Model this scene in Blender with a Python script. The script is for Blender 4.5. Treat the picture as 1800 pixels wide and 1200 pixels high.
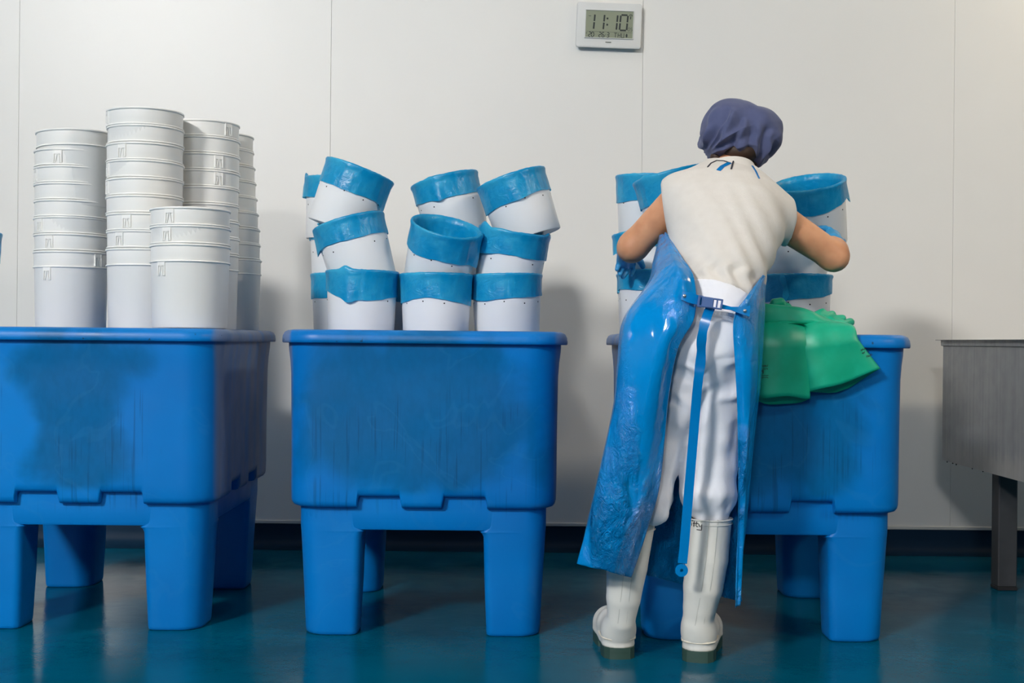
import bpy, math, random
import numpy as np
from mathutils import Vector, Matrix, Euler, noise as mnoise

for o in list(bpy.data.objects):
    bpy.data.objects.remove(o)
SC = bpy.context.scene
COL = SC.collection
PI = math.pi
random.seed(7)

# ------------------------------------------------------------------ camera
F = 2137.0            # focal length in pixels of an 1800 px wide frame
H = 0.85              # eye height
ROLL = math.radians(0.55)
cam_data = bpy.data.cameras.new('camera')
cam = bpy.data.objects.new('camera', cam_data)
COL.objects.link(cam)
cam_data.sensor_width = 36.0
cam_data.lens = 36.0 * F / 1800.0
cam_data.clip_start = 0.05
cam.matrix_world = Matrix.Translation((0, 0, H)) @ Euler((PI / 2, 0, 0)).to_matrix().to_4x4() @ Matrix.Rotation(ROLL, 4, 'Z')
SC.camera = cam

# ------------------------------------------------------------------ world, exposure
w = bpy.data.worlds.new('world')
SC.world = w
w.use_nodes = True
w.node_tree.nodes['Background'].inputs[0].default_value = (0.8, 0.9, 1.0, 1)
w.node_tree.nodes['Background'].inputs[1].default_value = 0.05
vs = SC.view_settings
vs.view_transform = 'Standard'
vs.look = 'None'
vs.exposure = 0.0
vs.gamma = 1.0
vs.use_curve_mapping = False
LAMP_POWER = 238.0     # emission strength of the ceiling lamps

CR, SR = math.cos(ROLL), math.sin(ROLL)


def at(x, y, Y):
    """point on the plane at depth Y that the photograph shows at pixel (x, y)"""
    dx, dy = x - 900.0, y - 600.0
    xr, yr = dx * CR + dy * SR, -dx * SR + dy * CR
    return Vector((xr * Y / F, Y, H - yr * Y / F))


# ------------------------------------------------------------------ helpers
def srgb(r, g, b):
    def f(c):
        c /= 255.0
        return c / 12.92 if c <= 0.04045 else ((c + 0.055) / 1.055) ** 2.4
    return (f(r), f(g), f(b), 1.0)


class NT:
    """small node tree wrapper"""
    def __init__(self, name):
        self.m = bpy.data.materials.new(name)
        self.m.use_nodes = True
        self.t = self.m.node_tree
        self.b = self.t.nodes['Principled BSDF']
        self.out = self.t.nodes['Material Output']

    def n(self, typ, **kw):
        nd = self.t.nodes.new(typ)
        for k, v in kw.items():
            if k in nd.inputs.keys():
                nd.inputs[k].default_value = v
            else:
                setattr(nd, k, v)
        return nd

    def l(self, a, b):
        self.t.links.new(a, b)

    def obj_coord(self, scale=(1, 1, 1)):
        tc = self.n('ShaderNodeTexCoord')
        mp = self.n('ShaderNodeMapping')
        mp.inputs['Scale'].default_value = scale
        self.l(tc.outputs['Object'], mp.inputs['Vector'])
        return mp.outputs['Vector']

    def noise(self, scale, detail=3, rough=0.5, mapscale=(1, 1, 1), dist=0.0):
        nd = self.n('ShaderNodeTexNoise')
        nd.inputs['Scale'].default_value = scale
        nd.inputs['Detail'].default_value = detail
        nd.inputs['Roughness'].default_value = rough
        nd.inputs['Distortion'].default_value = dist
        self.l(self.obj_coord(mapscale), nd.inputs['Vector'])
        return nd.outputs['Fac']

    def math(self, op, a, b=None, clamp=False):
        nd = self.n('ShaderNodeMath')
        nd.operation = op
        nd.use_clamp = clamp
        for i, v in enumerate((a, b)):
            if v is None:
                continue
            if isinstance(v, (int, float)):
                nd.inputs[i].default_value = v
            else:
                self.l(v, nd.inputs[i])
        return nd.outputs[0]

    def ss(self, v, lo, hi, to0=0.0, to1=1.0):
        nd = self.n('ShaderNodeMapRange')
        nd.interpolation_type = 'SMOOTHSTEP'
        self.l(v, nd.inputs['Value'])
        nd.inputs['From Min'].default_value = lo
        nd.inputs['From Max'].default_value = hi
        nd.inputs['To Min'].default_value = to0
        nd.inputs['To Max'].default_value = to1
        return nd.outputs['Result']

    def mix(self, fac, c1, c2):
        nd = self.n('ShaderNodeMix')
        nd.data_type = 'RGBA'
        if isinstance(fac, (int, float)):
            nd.inputs[0].default_value = fac
        else:
            self.l(fac, nd.inputs[0])
        for idx, c in ((6, c1), (7, c2)):
            if isinstance(c, (tuple, list)):
                nd.inputs[idx].default_value = c
            else:
                self.l(c, nd.inputs[idx])
        return nd.outputs[2]

    def bump(self, height, strength=0.3, distance=0.01):
        nd = self.n('ShaderNodeBump')
        nd.inputs['Strength'].default_value = strength
        nd.inputs['Distance'].default_value = distance
        self.l(height, nd.inputs['Height'])
        self.l(nd.outputs[0], self.b.inputs['Normal'])

    def col(self, c):
        if isinstance(c, (tuple, list)):
            self.b.inputs['Base Color'].default_value = c
        else:
            self.l(c, self.b.inputs['Base Color'])


def simple(name, c, rough=0.5, metal=0.0, var=0.06, scale=12.0, bump=0.0, bscale=200.0, coat=0.0, spec=0.5):
    k = NT(name)
    d = tuple(x * (1 - var * 3) for x in c[:3]) + (1,)
    e = tuple(min(1, x * (1 + var)) for x in c[:3]) + (1,)
    k.col(k.mix(k.noise(scale, 4), d, e))
    k.b.inputs['Roughness'].default_value = rough
    k.b.inputs['Metallic'].default_value = metal
    k.b.inputs['Specular IOR Level'].default_value = spec
    k.b.inputs['Coat Weight'].default_value = coat
    if bump:
        k.bump(k.noise(bscale, 3), bump, 0.002)
    return k.m


# ------------------------------------------------------------------ materials
M = {}

# white wall panels
k = NT('wall_panel_white')
k.col(k.mix(k.noise(1.3, 3), srgb(222, 221, 217), srgb(232, 230, 225)))
k.b.inputs['Roughness'].default_value = 0.38
k.bump(k.noise(60, 2), 0.02, 0.002)
M['panel'] = k.m
M['room'] = simple('room_wall_darkened', srgb(78, 92, 112), 0.6, var=0.03)  # unseen walls coloured dark and bluish to weaken and cool the bounce
M['ceiling'] = simple('ceiling_darkened', srgb(86, 98, 116), 0.6, var=0.02)  # unseen ceiling coloured dark blue-grey so less light bounces into the shadows
M['trim'] = simple('trim_white', srgb(205, 205, 200), 0.5, var=0.03)
M['cove'] = simple('cove_navy', srgb(8, 42, 66), 0.55, var=0.12, scale=6, spec=0.15)

# wet resin floor
k = NT('floor_resin_teal')
n1 = k.noise(2.2, 5, 0.6)
sp = k.noise(260, 1, 0.5)
base = k.mix(k.ss(n1, 0.3, 0.7), srgb(0, 76, 100), srgb(0, 90, 116))
k.col(k.mix(k.ss(sp, 0.76, 0.80), base, srgb(90, 130, 140)))
k.l(k.ss(k.noise(3.5, 4, 0.6), 0.35, 0.7, 0.10, 0.24), k.b.inputs['Roughness'])
h1 = k.math('ADD', k.math('MULTIPLY', k.noise(140, 2), 0.5), k.noise(22, 3))
k.bump(h1, 0.06, 0.006)
k.b.inputs['Specular IOR Level'].default_value = 0.13
M['floor'] = k.m


def tub_material(name, seed, wa, wb_, amount):
    """blue rotomoulded plastic with wet dirt patch, run marks and scuffed sides"""
    k = NT(name)
    tc = k.n('ShaderNodeTexCoord')
    sep = k.n('ShaderNodeSeparateXYZ')
    k.l(tc.outputs['Object'], sep.inputs[0])
    X, Y, Z = sep.outputs
    mp = k.n('ShaderNodeMapping')
    mp.inputs['Location'].default_value = (seed * 3.1, seed * 1.7, seed * 2.3)
    k.l(tc.outputs['Object'], mp.inputs['Vector'])

    def nz(scale, detail, sc=(1, 1, 1), dist=0.0):
        m2 = k.n('ShaderNodeMapping')
        m2.inputs['Scale'].default_value = sc
        k.l(mp.outputs[0], m2.inputs['Vector'])
        nd = k.n('ShaderNodeTexNoise')
        nd.inputs['Scale'].default_value = scale
        nd.inputs['Detail'].default_value = detail
        nd.inputs['Distortion'].default_value = dist
        k.l(m2.outputs[0], nd.inputs['Vector'])
        return nd.outputs['Fac']
    # elliptical patch on the front
    ex = k.math('DIVIDE', X, k.math('ADD', wa, k.math('MULTIPLY', k.math('ABSOLUTE', k.math('SUBTRACT', Z, 0.60)), wb_)))
    ez = k.math('MULTIPLY', k.math('SUBTRACT', Z, 0.64), 1 / 0.23)
    rr = k.math('ADD', k.math('MULTIPLY', ex, ex), k.math('MULTIPLY', ez, ez))
    nn = k.math('MULTIPLY', k.math('SUBTRACT', nz(5.5, 5, (1, 1, 0.8), 0.5), 0.5), 2.6)
    patch = k.ss(k.math('ADD', rr, nn), 0.55, 1.45, 1.0, 0.0)
    front = k.ss(Y, -0.36, -0.33, 1.0, 0.0)
    below = k.ss(Z, 0.40, 0.43, 0.0, 1.0)
    mottled = k.ss(nz(60, 6, (1, 1, 0.5)), 0.3, 0.7, 0.86, 1.0)
    patch = k.math('MULTIPLY', k.math('MULTIPLY', patch, front), k.math('MULTIPLY', mottled, below))
    # run marks
    runs = k.ss(nz(1.0, 2, (130, 2, 2.6), 0.25), 0.56, 0.63)
    lim = k.math('MULTIPLY', k.ss(k.math('ADD', Z, k.math('MULTIPLY', nz(1.0, 1, (30, 1, 1)), 0.30)), 0.78, 0.86, 1.0, 0.0),
                 k.ss(k.math('ABSOLUTE', X), 0.20 + 0.08 * amount, 0.30 + 0.07 * amount, 1.0, 0.0))
    runs = k.math('MULTIPLY', runs, k.ss(nz(7, 2), 0.40, 0.60))
    runs = k.math('MULTIPLY', k.math('MULTIPLY', runs, lim), k.math('MULTIPLY', front, k.ss(Z, 0.33, 0.40)))
    blue = k.mix(k.ss(nz(2.5, 3), 0.3, 0.7), srgb(0, 108, 184), srgb(0, 120, 198))
    c = k.mix(k.math('MULTIPLY', patch, 0.78), blue, srgb(0, 84, 128))
    c = k.mix(k.math('MULTIPLY', runs, 0.42), c, srgb(0, 62, 100))
    # dried pale tide marks
    tide = k.ss(k.math('ABSOLUTE', k.math('SUBTRACT', nz(3.2, 3, (1, 1, 1), 1.2), 0.52)), 0.004, 0.016, 1.0, 0.0)
    c = k.mix(k.math('MULTIPLY', k.math('MULTIPLY', tide, front), 0.05), c, srgb(70, 150, 200))
    # scuffed grey dirt on the two short sides
    side = k.math('MULTIPLY', k.ss(k.math('ABSOLUTE', X), 0.372, 0.386), k.ss(Z, 0.0, 0.45, 0.25, 1.0))
    gr = k.ss(nz(1.0, 4, (14, 14, 2.2), 0.4), 0.25, 0.62, 0.45, 1.0)
    side = k.math('MULTIPLY', side, gr)
    c = k.mix(k.math('MULTIPLY', side, 0.85), c, srgb(112, 122, 146))
    # chips along the rim edge
    chip = k.math('MULTIPLY', k.ss(nz(45, 3), 0.68, 0.72), k.ss(Z, 0.842, 0.846))
    chip = k.math('MULTIPLY', chip, k.ss(Z, 0.858, 0.868, 1.0, 0.0))
    c = k.mix(k.math('MULTIPLY', chip, 0.8), c, srgb(30, 50, 60))
    k.col(c)
    k.l(k.math('ADD', k.math('MULTIPLY', patch, -0.06), k.ss(nz(7, 3), 0.3, 0.7, 0.36, 0.48)), k.b.inputs['Roughness'])
    k.b.inputs['Specular IOR Level'].default_value = 0.25
    hb = k.math('ADD', k.math('MULTIPLY', nz(9, 3), 1.0), k.math('MULTIPLY', nz(90, 3), 0.10))
    k.bump(hb, 0.10, 0.012)
    return k.m


M['tub1'] = tub_material('tub_blue_plastic_a', 1.0, 0.11, 0.55, 0.15)
M['tub2'] = tub_material('tub_blue_plastic_b', 2.4, 0.36, 0.0, 1.0)
M['tub3'] = tub_material('tub_blue_plastic_c', 4.2, 0.27, 0.2, 0.6)
M['tray'] = simple('tray_blue', srgb(0, 96, 165), 0.45)


def plastic_white(name, c1, c2, sss=0.0):
    k = NT(name)
    k.col(k.mix(k.noise(9, 3), c1, c2))
    k.b.inputs['Roughness'].default_value = 0.33
    k.b.inputs['Subsurface Weight'].default_value = sss
    k.b.inputs['Subsurface Radius'].default_value = (0.012, 0.011, 0.010)
    k.bump(k.noise(120, 2), 0.015, 0.002)
    return k.m


M['bucket'] = plastic_white('bucket_white', srgb(236, 235, 231), srgb(243, 241, 236))
M['bucket2'] = plastic_white('mould_white', srgb(232, 234, 236), srgb(240, 241, 242))
M['hole'] = simple('hole_dark', srgb(25, 28, 32), 0.8)


def film(name, c1, c2, trans, rough=0.28):
    k = NT(name)
    col = k.mix(k.ss(k.noise(9, 4, 0.6), 0.36, 0.78), c1, c2)
    k.col(col)
    k.b.inputs['Roughness'].default_value = rough
    cr = k.math('ADD', k.noise(35, 4, 0.6, dist=1.5), k.math('MULTIPLY', k.noise(11, 2, 0.5, (1, 1, 0.4)), 1.2))
    k.bump(cr, 0.22, 0.012)
    tr = k.n('ShaderNodeBsdfTranslucent')
    k.l(col, tr.inputs['Color'])
    mx = k.n('ShaderNodeMixShader')
    mx.inputs[0].default_value = trans
    k.l(k.b.outputs[0], mx.inputs[1])
    k.l(tr.outputs[0], mx.inputs[2])
    k.l(mx.outputs[0], k.out.inputs['Surface'])
    return k.m


M['film'] = film('liner_film_blue', srgb(0, 156, 212), srgb(70, 194, 232), 0.30)
M['glove_blue'] = simple('glove_light_blue', srgb(52, 150, 205), 0.45, var=0.05, bump=0.05)

# people
k = NT('skin')
k.col(k.mix(k.ss(k.noise(14, 4), 0.3, 0.7), srgb(200, 138, 100), srgb(220, 160, 120)))
k.b.inputs['Roughness'].default_value = 0.5
k.b.inputs['Subsurface Weight'].default_value = 0.08
k.b.inputs['Subsurface Radius'].default_value = (0.02, 0.008, 0.004)
k.bump(k.noise(260, 3), 0.08, 0.002)
M['skin'] = k.m


def cloth(name, c1, c2, rough=0.9, wv=420.0, fold=0.25, fscale=(1, 1, 1), fs=9.0):
    k = NT(name)
    k.col(k.mix(k.noise(40, 4), c1, c2))
    k.b.inputs['Roughness'].default_value = rough
    k.b.inputs['Specular IOR Level'].default_value = 0.2
    k.b.inputs['Sheen Weight'].default_value = 0.15
    hh = k.math('ADD', k.math('MULTIPLY', k.noise(wv, 1), 0.10), k.noise(fs, 3, 0.5, fscale, 0.4))
    k.bump(hh, fold, 0.02)
    return k.m


M['shirt'] = cloth('shirt_white_cotton', srgb(212, 206, 198), srgb(222, 217, 210), fold=0.16, fscale=(1.2, 1, 0.8))
M['trousers'] = cloth('trousers_white_cotton', srgb(230, 231, 238), srgb(238, 239, 244), fold=0.16, fscale=(1.2, 1.2, 0.5))
M['cap'] = cloth('cap_navy_cotton', srgb(76, 82, 116), srgb(90, 96, 130), fold=0.12, wv=500)
M['piping'] = simple('piping_dark', srgb(35, 38, 55), 0.7)
M['hair'] = simple('hair_brown', srgb(70, 52, 40), 0.6, var=0.15, scale=80)
M['boot'] = simple('boot_white_rubber', srgb(222, 221, 214), 0.36, var=0.03, scale=10)
M['boot_cream'] = simple('boot_cream_rubber', srgb(226, 218, 200), 0.4, var=0.03)
M['boot_seam'] = simple('boot_seam_grey', srgb(196, 196, 188), 0.4, var=0.03)
M['sole'] = simple('sole_dark_green', srgb(48, 74, 66), 0.5, var=0.08)
M['ink'] = simple('marker_ink', srgb(24, 26, 32), 0.6)
M['eye'] = simple('eye_white', srgb(230, 228, 224), 0.2)

k = NT('apron_blue_vinyl')
k.col(k.mix(k.ss(k.noise(4, 3), 0.3, 0.7), srgb(0, 126, 198), srgb(0, 138, 212)))
k.b.inputs['Roughness'].default_value = 0.11
tc = k.n('ShaderNodeTexCoord')
sep = k.n('ShaderNodeSeparateXYZ')
k.l(tc.outputs['Object'], sep.inputs[0])
low = k.ss(sep.outputs[2], 0.35, 0.80, 1.0, 0.12)
patchy = k.ss(k.noise(7, 3, 0.5, (1.6, 1.6, 0.5)), 0.42, 0.62)
wet = k.math('MULTIPLY', k.math('MULTIPLY', k.noise(30, 5, 0.7, (1, 1, 0.6), 1.6), low), k.math('ADD', patchy, 0.12))
hb = k.math('ADD', k.math('MULTIPLY', wet, 2.0), k.math('MULTIPLY', k.noise(6, 3, 0.5, (1.5, 1.5, 0.35)), 0.45))
k.bump(hb, 0.85, 0.03)
M['apron'] = k.m
M['strap'] = simple('strap_blue_vinyl', srgb(0, 120, 192), 0.18, var=0.04)
M['buckle'] = simple('buckle_slate_blue', srgb(78, 106, 158), 0.45)
M['rivet'] = simple('rivet_steel', srgb(205, 208, 212), 0.25, metal=0.9)

k = NT('glove_green_nitrile')
k.col(k.mix(k.ss(k.noise(10, 4), 0.3, 0.7), srgb(0, 156, 118), srgb(20, 176, 138)))
k.b.inputs['Roughness'].default_value = 0.42
k.bump(k.math('ADD', k.noise(14, 3), k.math('MULTIPLY', k.noise(220, 2), 0.06)), 0.10, 0.015)
M['green'] = k.m

k = NT('stainless_steel_worn')
st = k.noise(1.0, 4, 0.6, (60, 60, 2.0))
tcs = k.n('ShaderNodeTexCoord')
sps = k.n('ShaderNodeSeparateXYZ')
k.l(tcs.outputs['Object'], sps.inputs[0])
lime = k.math('MULTIPLY', k.ss(k.math('SUBTRACT', sps.outputs[2], k.math('MULTIPLY', st, 0.10)), 0.40, 0.47, 1.0, 0.0), 0.55)
cs = k.mix(k.ss(st, 0.2, 0.8), srgb(138, 140, 142), srgb(156, 157, 158))
k.col(k.mix(lime, cs, srgb(182, 178, 172)))
k.b.inputs['Metallic'].default_value = 0.45
k.l(k.ss(k.noise(20, 4), 0.3, 0.7, 0.38, 0.55), k.b.inputs['Roughness'])
k.bump(k.noise(160, 4), 0.06, 0.002)
M['steel'] = k.m
M['steel_dark'] = simple('steel_leg', srgb(92, 92, 94), 0.5, metal=0.6, var=0.1)
M['rubber'] = simple('rubber_black', srgb(30, 30, 32), 0.8)

M['clock'] = simple('clock_casing', srgb(212, 213, 211), 0.45, var=0.02)
M['lcd'] = simple('clock_display', srgb(138, 144, 122), 0.3, var=0.03)
M['lcd_dark'] = simple('display_segment', srgb(34, 42, 40), 0.5)
M['lcd_mid'] = simple('display_segment_faint', srgb(88, 94, 82), 0.5)
M['lampcase'] = simple('lamp_casing', srgb(220, 220, 218), 0.5)


def emit(name, c, s):
    k = NT(name)
    nz = k.noise(30, 1)
    e = k.n('ShaderNodeEmission')
    k.l(k.mix(nz, c, tuple(x * 0.98 for x in c[:3]) + (1,)), e.inputs['Color'])
    e.inputs['Strength'].default_value = s
    k.l(e.outputs[0], k.out.inputs['Surface'])
    return k.m


M['lamp'] = emit('lamp_diffuser', (1.0, 0.98, 0.945, 1), LAMP_POWER)
M['added_wash'] = emit('added_wash_diffuser', (1.0, 0.80, 0.52, 1), LAMP_POWER * 0.16)  # glow of the added fill that warms the wall's right end
M['lamp_far'] = emit('lamp_diffuser_far', (1.0, 0.98, 0.945, 1), LAMP_POWER * 0.5)
M['lamp_dim'] = emit('lamp_diffuser_dim', (1.0, 0.965, 0.91, 1), LAMP_POWER * 0.065)
M['lamp_warm'] = emit('lamp_diffuser_warm', (1.0, 0.86, 0.66, 1), LAMP_POWER * 0.26)


# ------------------------------------------------------------------ mesh builders
def tag(o, label=None, cat=None, group=None, kind=None):
    if label: o['label'] = label
    if cat: o['category'] = cat
    if group: o['group'] = group
    if kind: o['kind'] = kind
    return o


def mesh(name, verts, faces, mat, smooth=True, angle=None):
    me = bpy.data.meshes.new(name)
    me.from_pydata([tuple(v) for v in verts], [], [tuple(int(i) for i in f) for f in faces])
    me.materials.append(mat)
    if smooth:
        me.polygons.foreach_set('use_smooth', [True] * len(me.polygons))
        if angle:
            me.set_sharp_from_angle(angle=math.radians(angle))
    me.update()
    return me


def obj(name, me, parent=None, loc=None):
    o = bpy.data.objects.new(name, me)
    COL.objects.link(o)
    if parent: o.parent = parent
    if loc is not None: o.location = loc
    return o


def empty(name, loc=(0, 0, 0), rot=None, size=0.1):
    o = bpy.data.objects.new(name, None)
    o.empty_display_size = size
    COL.objects.link(o)
    o.location = loc
    if rot is not None: o.rotation_euler = rot
    return o


class MB:
    def __init__(self):
        self.v, self.f = [], []

    def add(self, vs_, fs_):
        b = len(self.v)
        self.v += [Vector(x) for x in vs_]
        self.f += [tuple(i + b for i in f) for f in fs_]

    def box(self, lo, hi, bev=0.0, mtx=None):
        x0, y0, z0 = lo
        x1, y1, z1 = hi
        if bev <= 0:
            vs_ = [(x, y, z) for z in (z0, z1) for y in (y0, y1) for x in (x0, x1)]
            fs_ = [(0, 2, 3, 1), (4, 5, 7, 6), (0, 1, 5, 4), (2, 6, 7, 3), (0, 4, 6, 2), (1, 3, 7, 5)]
        else:
            vs_, fs_ = [], []
            rings = []
            b = bev
            for (z, i) in ((z0, b), (z0 + b, 0), (z1 - b, 0), (z1, b)):
                a0, a1, c0, c1 = x0 + i, x1 - i, y0 + i, y1 - i
                rings.append([(a0 + b, c0, z), (a1 - b, c0, z), (a1, c0 + b, z), (a1, c1 - b, z),
                              (a1 - b, c1, z), (a0 + b, c1, z), (a0, c1 - b, z), (a0, c0 + b, z)])
            for r in rings: vs_ += r
            for k_ in range(3):
                for i in range(8):
                    j = (i + 1) % 8
                    fs_.append((k_ * 8 + i, k_ * 8 + j, k_ * 8 + 8 + j, k_ * 8 + 8 + i))
            fs_.append(tuple(range(7, -1, -1)))
            fs_.append(tuple(range(24, 32)))
        if mtx is not None: vs_ = [mtx @ Vector(p) for p in vs_]
        self.add(vs_, fs_)

    def loft(self, rings, closed=True, cap0=False, cap1=False):
        n = len(rings[0])
        vs_, fs_ = [], []
        for r in rings: vs_ += list(r)
        for k_ in range(len(rings) - 1):
            for i in range(n if closed else n - 1):
                j = (i + 1) % n
                fs_.append((k_ * n + i, k_ * n + j, (k_ + 1) * n + j, (k_ + 1) * n + i))
        if cap0: fs_.append(tuple(range(n - 1, -1, -1)))
        if cap1: fs_.append(tuple(range((len(rings) - 1) * n, len(rings) * n)))
        self.add(vs_, fs_)

    def lathe(self, prof, n=48, cap0=False, cap1=False):
        rings = []
        for (r, z) in prof:
            rings.append([(r * math.cos(2 * PI * i / n), r * math.sin(2 * PI * i / n), z) for i in range(n)])
        self.loft(rings, True, cap0, cap1)

    def tube(self, pts, rad, n=8, cap=True):
        pts = [Vector(p) for p in pts]
        rads = rad if isinstance(rad, (list, tuple)) else [rad] * len(pts)
        rings = []
        up = None
        for i, p in enumerate(pts):
            d = (pts[min(i + 1, len(pts) - 1)] - pts[max(i - 1, 0)]).normalized()
            if up is None:
                up = Vector((0, 0, 1)) if abs(d.z) < 0.9 else Vector((0, 1, 0))
            s = d.cross(up).normalized()
            up = s.cross(d).normalized()
            rings.append([p + (s * math.cos(2 * PI * a / n) + up * math.sin(2 * PI * a / n)) * rads[i] for a in range(n)])
        self.loft(rings, True, cap, cap)

    def ribbon(self, pts, width, thick, nrm):
        """flat band along pts; nrm = surface normal per point (or one)"""
        pts = [Vector(p) for p in pts]
        rings = []
        for i, p in enumerate(pts):
            d = (pts[min(i + 1, len(pts) - 1)] - pts[max(i - 1, 0)]).normalized()
            nn = Vector(nrm[i] if isinstance(nrm, list) else nrm).normalized()
            s = d.cross(nn).normalized()
            nn = s.cross(d).normalized()
            wd = width[i] if isinstance(width, list) else width
            rings.append([p - s * wd / 2 - nn * thick / 2, p + s * wd / 2 - nn * thick / 2,
                          p + s * wd / 2 + nn * thick / 2, p - s * wd / 2 + nn * thick / 2])
        self.loft(rings, True, True, True)

    def me(self, name, mat, smooth=True, angle=40):
        return mesh(name, self.v, self.f, mat, smooth, angle)

    def shift(self, d):
        d = Vector(d)
        self.v = [p - d for p in self.v]
        return self


def rrect(hx, hy, r, seg=0.0034, nc=10, fine=True):
    """rounded rectangle outline; returns (x, y, side, coordinate along side)"""
    pts = []
    def line(p, q, side):
        L = math.hypot(q[0] - p[0], q[1] - p[1])
        n = max(1, int(L / seg))
        for i in range(n):
            t = i / n
            x, y = p[0] + (q[0] - p[0]) * t, p[1] + (q[1] - p[1]) * t
            pts.append((x, y, side, x if side in 'fb' else y))
    def arc(cx, cy, a0):
        for i in range(nc):
            a = a0 + (PI / 2) * i / nc
            pts.append((cx + r * math.cos(a), cy + r * math.sin(a), 'c', 9))
    line((-hx + r, -hy), (hx - r, -hy), 'f')
    arc(hx - r, -hy + r, -PI / 2)
    line((hx, -hy + r), (hx, hy - r), 'r')
    arc(hx - r, hy - r, 0)
    line((hx - r, hy), (-hx + r, hy), 'b')
    arc(-hx + r, hy - r, PI / 2)
    line((-hx, hy - r), (-hx, -hy + r), 'l')
    arc(-hx + r, -hy + r, PI)
    return pts


def sstep(a, b, x):
    t = max(0.0, min(1.0, (x - a) / (b - a)))
    return t * t * (3 - 2 * t)


# ------------------------------------------------------------------ signed distance modelling (numpy surface nets)
def v3(p):
    return np.array(p, dtype=np.float32)


def sd_cone(P, a, b, ra, rb):
    a, b = v3(a), v3(b)
    ab = b - a
    t = np.clip(((P - a) @ ab) / max(1e-9, float(ab @ ab)), 0, 1)
    q = P - a - t[..., None] * ab
    return np.sqrt((q * q).sum(-1)) - (ra + (rb - ra) * t)


def sd_ell(P, c, r, R=None):
    q = P - v3(c)
    if R is not None:
        q = q @ np.array(R, dtype=np.float32)
    r = v3(r)
    k0 = np.sqrt(((q / r) ** 2).sum(-1))
    k1 = np.sqrt(((q / (r * r)) ** 2).sum(-1)) + 1e-9
    return k0 * (k0 - 1.0) / k1


def smin(a, b, k):
    h = np.clip(0.5 + 0.5 * (b - a) / k, 0, 1)
    return b + (a - b) * h - k * h * (1 - h)


def smax(a, b, k):
    return -smin(-a, -b, k)


def surface_nets(fn, lo, hi, h):
    lo, hi = np.array(lo), np.array(hi)
    n = np.ceil((hi - lo) / h).astype(int) + 1
    ax = [lo[i] + h * np.arange(n[i]) for i in range(3)]
    P = np.stack(np.meshgrid(*ax, indexing='ij'), -1).astype(np.float32)
    D = fn(P).astype(np.float32)
    S = D < 0
    cells = [n[i] - 1 for i in range(3)]
    acc = np.zeros(cells + [3], np.float32)
    cnt = np.zeros(cells, np.int32)
    corners = [(i, j, k_) for i in (0, 1) for j in (0, 1) for k_ in (0, 1)]
    def sl(c):
        return tuple(slice(c[i], c[i] + cells[i]) for i in range(3))
    for c in corners:
        for axn in range(3):
            if c[axn] == 0:
                d = list(c); d[axn] = 1
                A, B = D[sl(c)], D[sl(d)]
                m = (A < 0) != (B < 0)
                if not m.any(): continue
                t = np.zeros_like(A)
                t[m] = A[m] / (A[m] - B[m])
                off = np.zeros(cells + [3], np.float32)
                for q in range(3): off[..., q] = c[q]
                off[..., axn] = t
                acc += off * m[..., None]
                cnt += m
    act = cnt > 0
    idx = -np.ones(cells, np.int64)
    idx[act] = np.arange(act.sum())
    ijk = np.argwhere(act)
    V = lo + (ijk + acc[act] / cnt[act][:, None]) * h
    faces = []
    for axn in range(3):
        a1, a2 = (axn + 1) % 3, (axn + 2) % 3
        s0 = [slice(None)] * 3; s1 = [slice(None)] * 3
        s0[axn] = slice(0, n[axn] - 1); s1[axn] = slice(1, n[axn])
        A, B = S[tuple(s0)], S[tuple(s1)]
        cr = A != B
        e = np.argwhere(cr)
        ok = (e[:, a1] > 0) & (e[:, a2] > 0) & (e[:, a1] < n[a1] - 1) & (e[:, a2] < n[a2] - 1)
        e = e[ok]
        inside = A[tuple(e.T)]
        def g(o1, o2):
            c = e.copy(); c[:, a1] -= o1; c[:, a2] -= o2
            return idx[tuple(c.T)]
        q = np.stack([g(1, 1), g(0, 1), g(0, 0), g(1, 0)], -1)
        q[~inside] = q[~inside][:, ::-1]
        faces.append(q)
    Fq = np.concatenate(faces)
    Fq = Fq[(Fq >= 0).all(1)]
    return V, Fq


def vnormals(V, Fq):
    a, b, c, d = V[Fq[:, 0]], V[Fq[:, 1]], V[Fq[:, 2]], V[Fq[:, 3]]
    nf = np.cross(c - a, d - b)
    N = np.zeros_like(V)
    for i in range(4): np.add.at(N, Fq[:, i], nf)
    return N / (np.linalg.norm(N, axis=1, keepdims=True) + 1e-12)


def sdf_mesh(name, fn, lo, hi, h, mat, org=(0, 0, 0), disp=None):
    V, Fq = surface_nets(fn, lo, hi, h)
    if disp is not None:
        V = V + vnormals(V, Fq) * disp(V)[:, None]
    return mesh(name, V - np.array(org), Fq, mat)


# ------------------------------------------------------------------ the room
WALL_Y = 4.98
XL, XR, YB, ZC = -8.0, 8.0, -10.0, 5.1
PANEL_W = at(1128, 300, WALL_Y).x - at(580, 300, WALL_Y).x
SEAM0 = at(580, 300, WALL_Y).x


def plane_box(name, lo, hi, mat, kind='structure'):
    m = MB(); m.box(lo, hi)
    return tag(obj(name, m.me(name, mat, False)), kind=kind)


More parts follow.
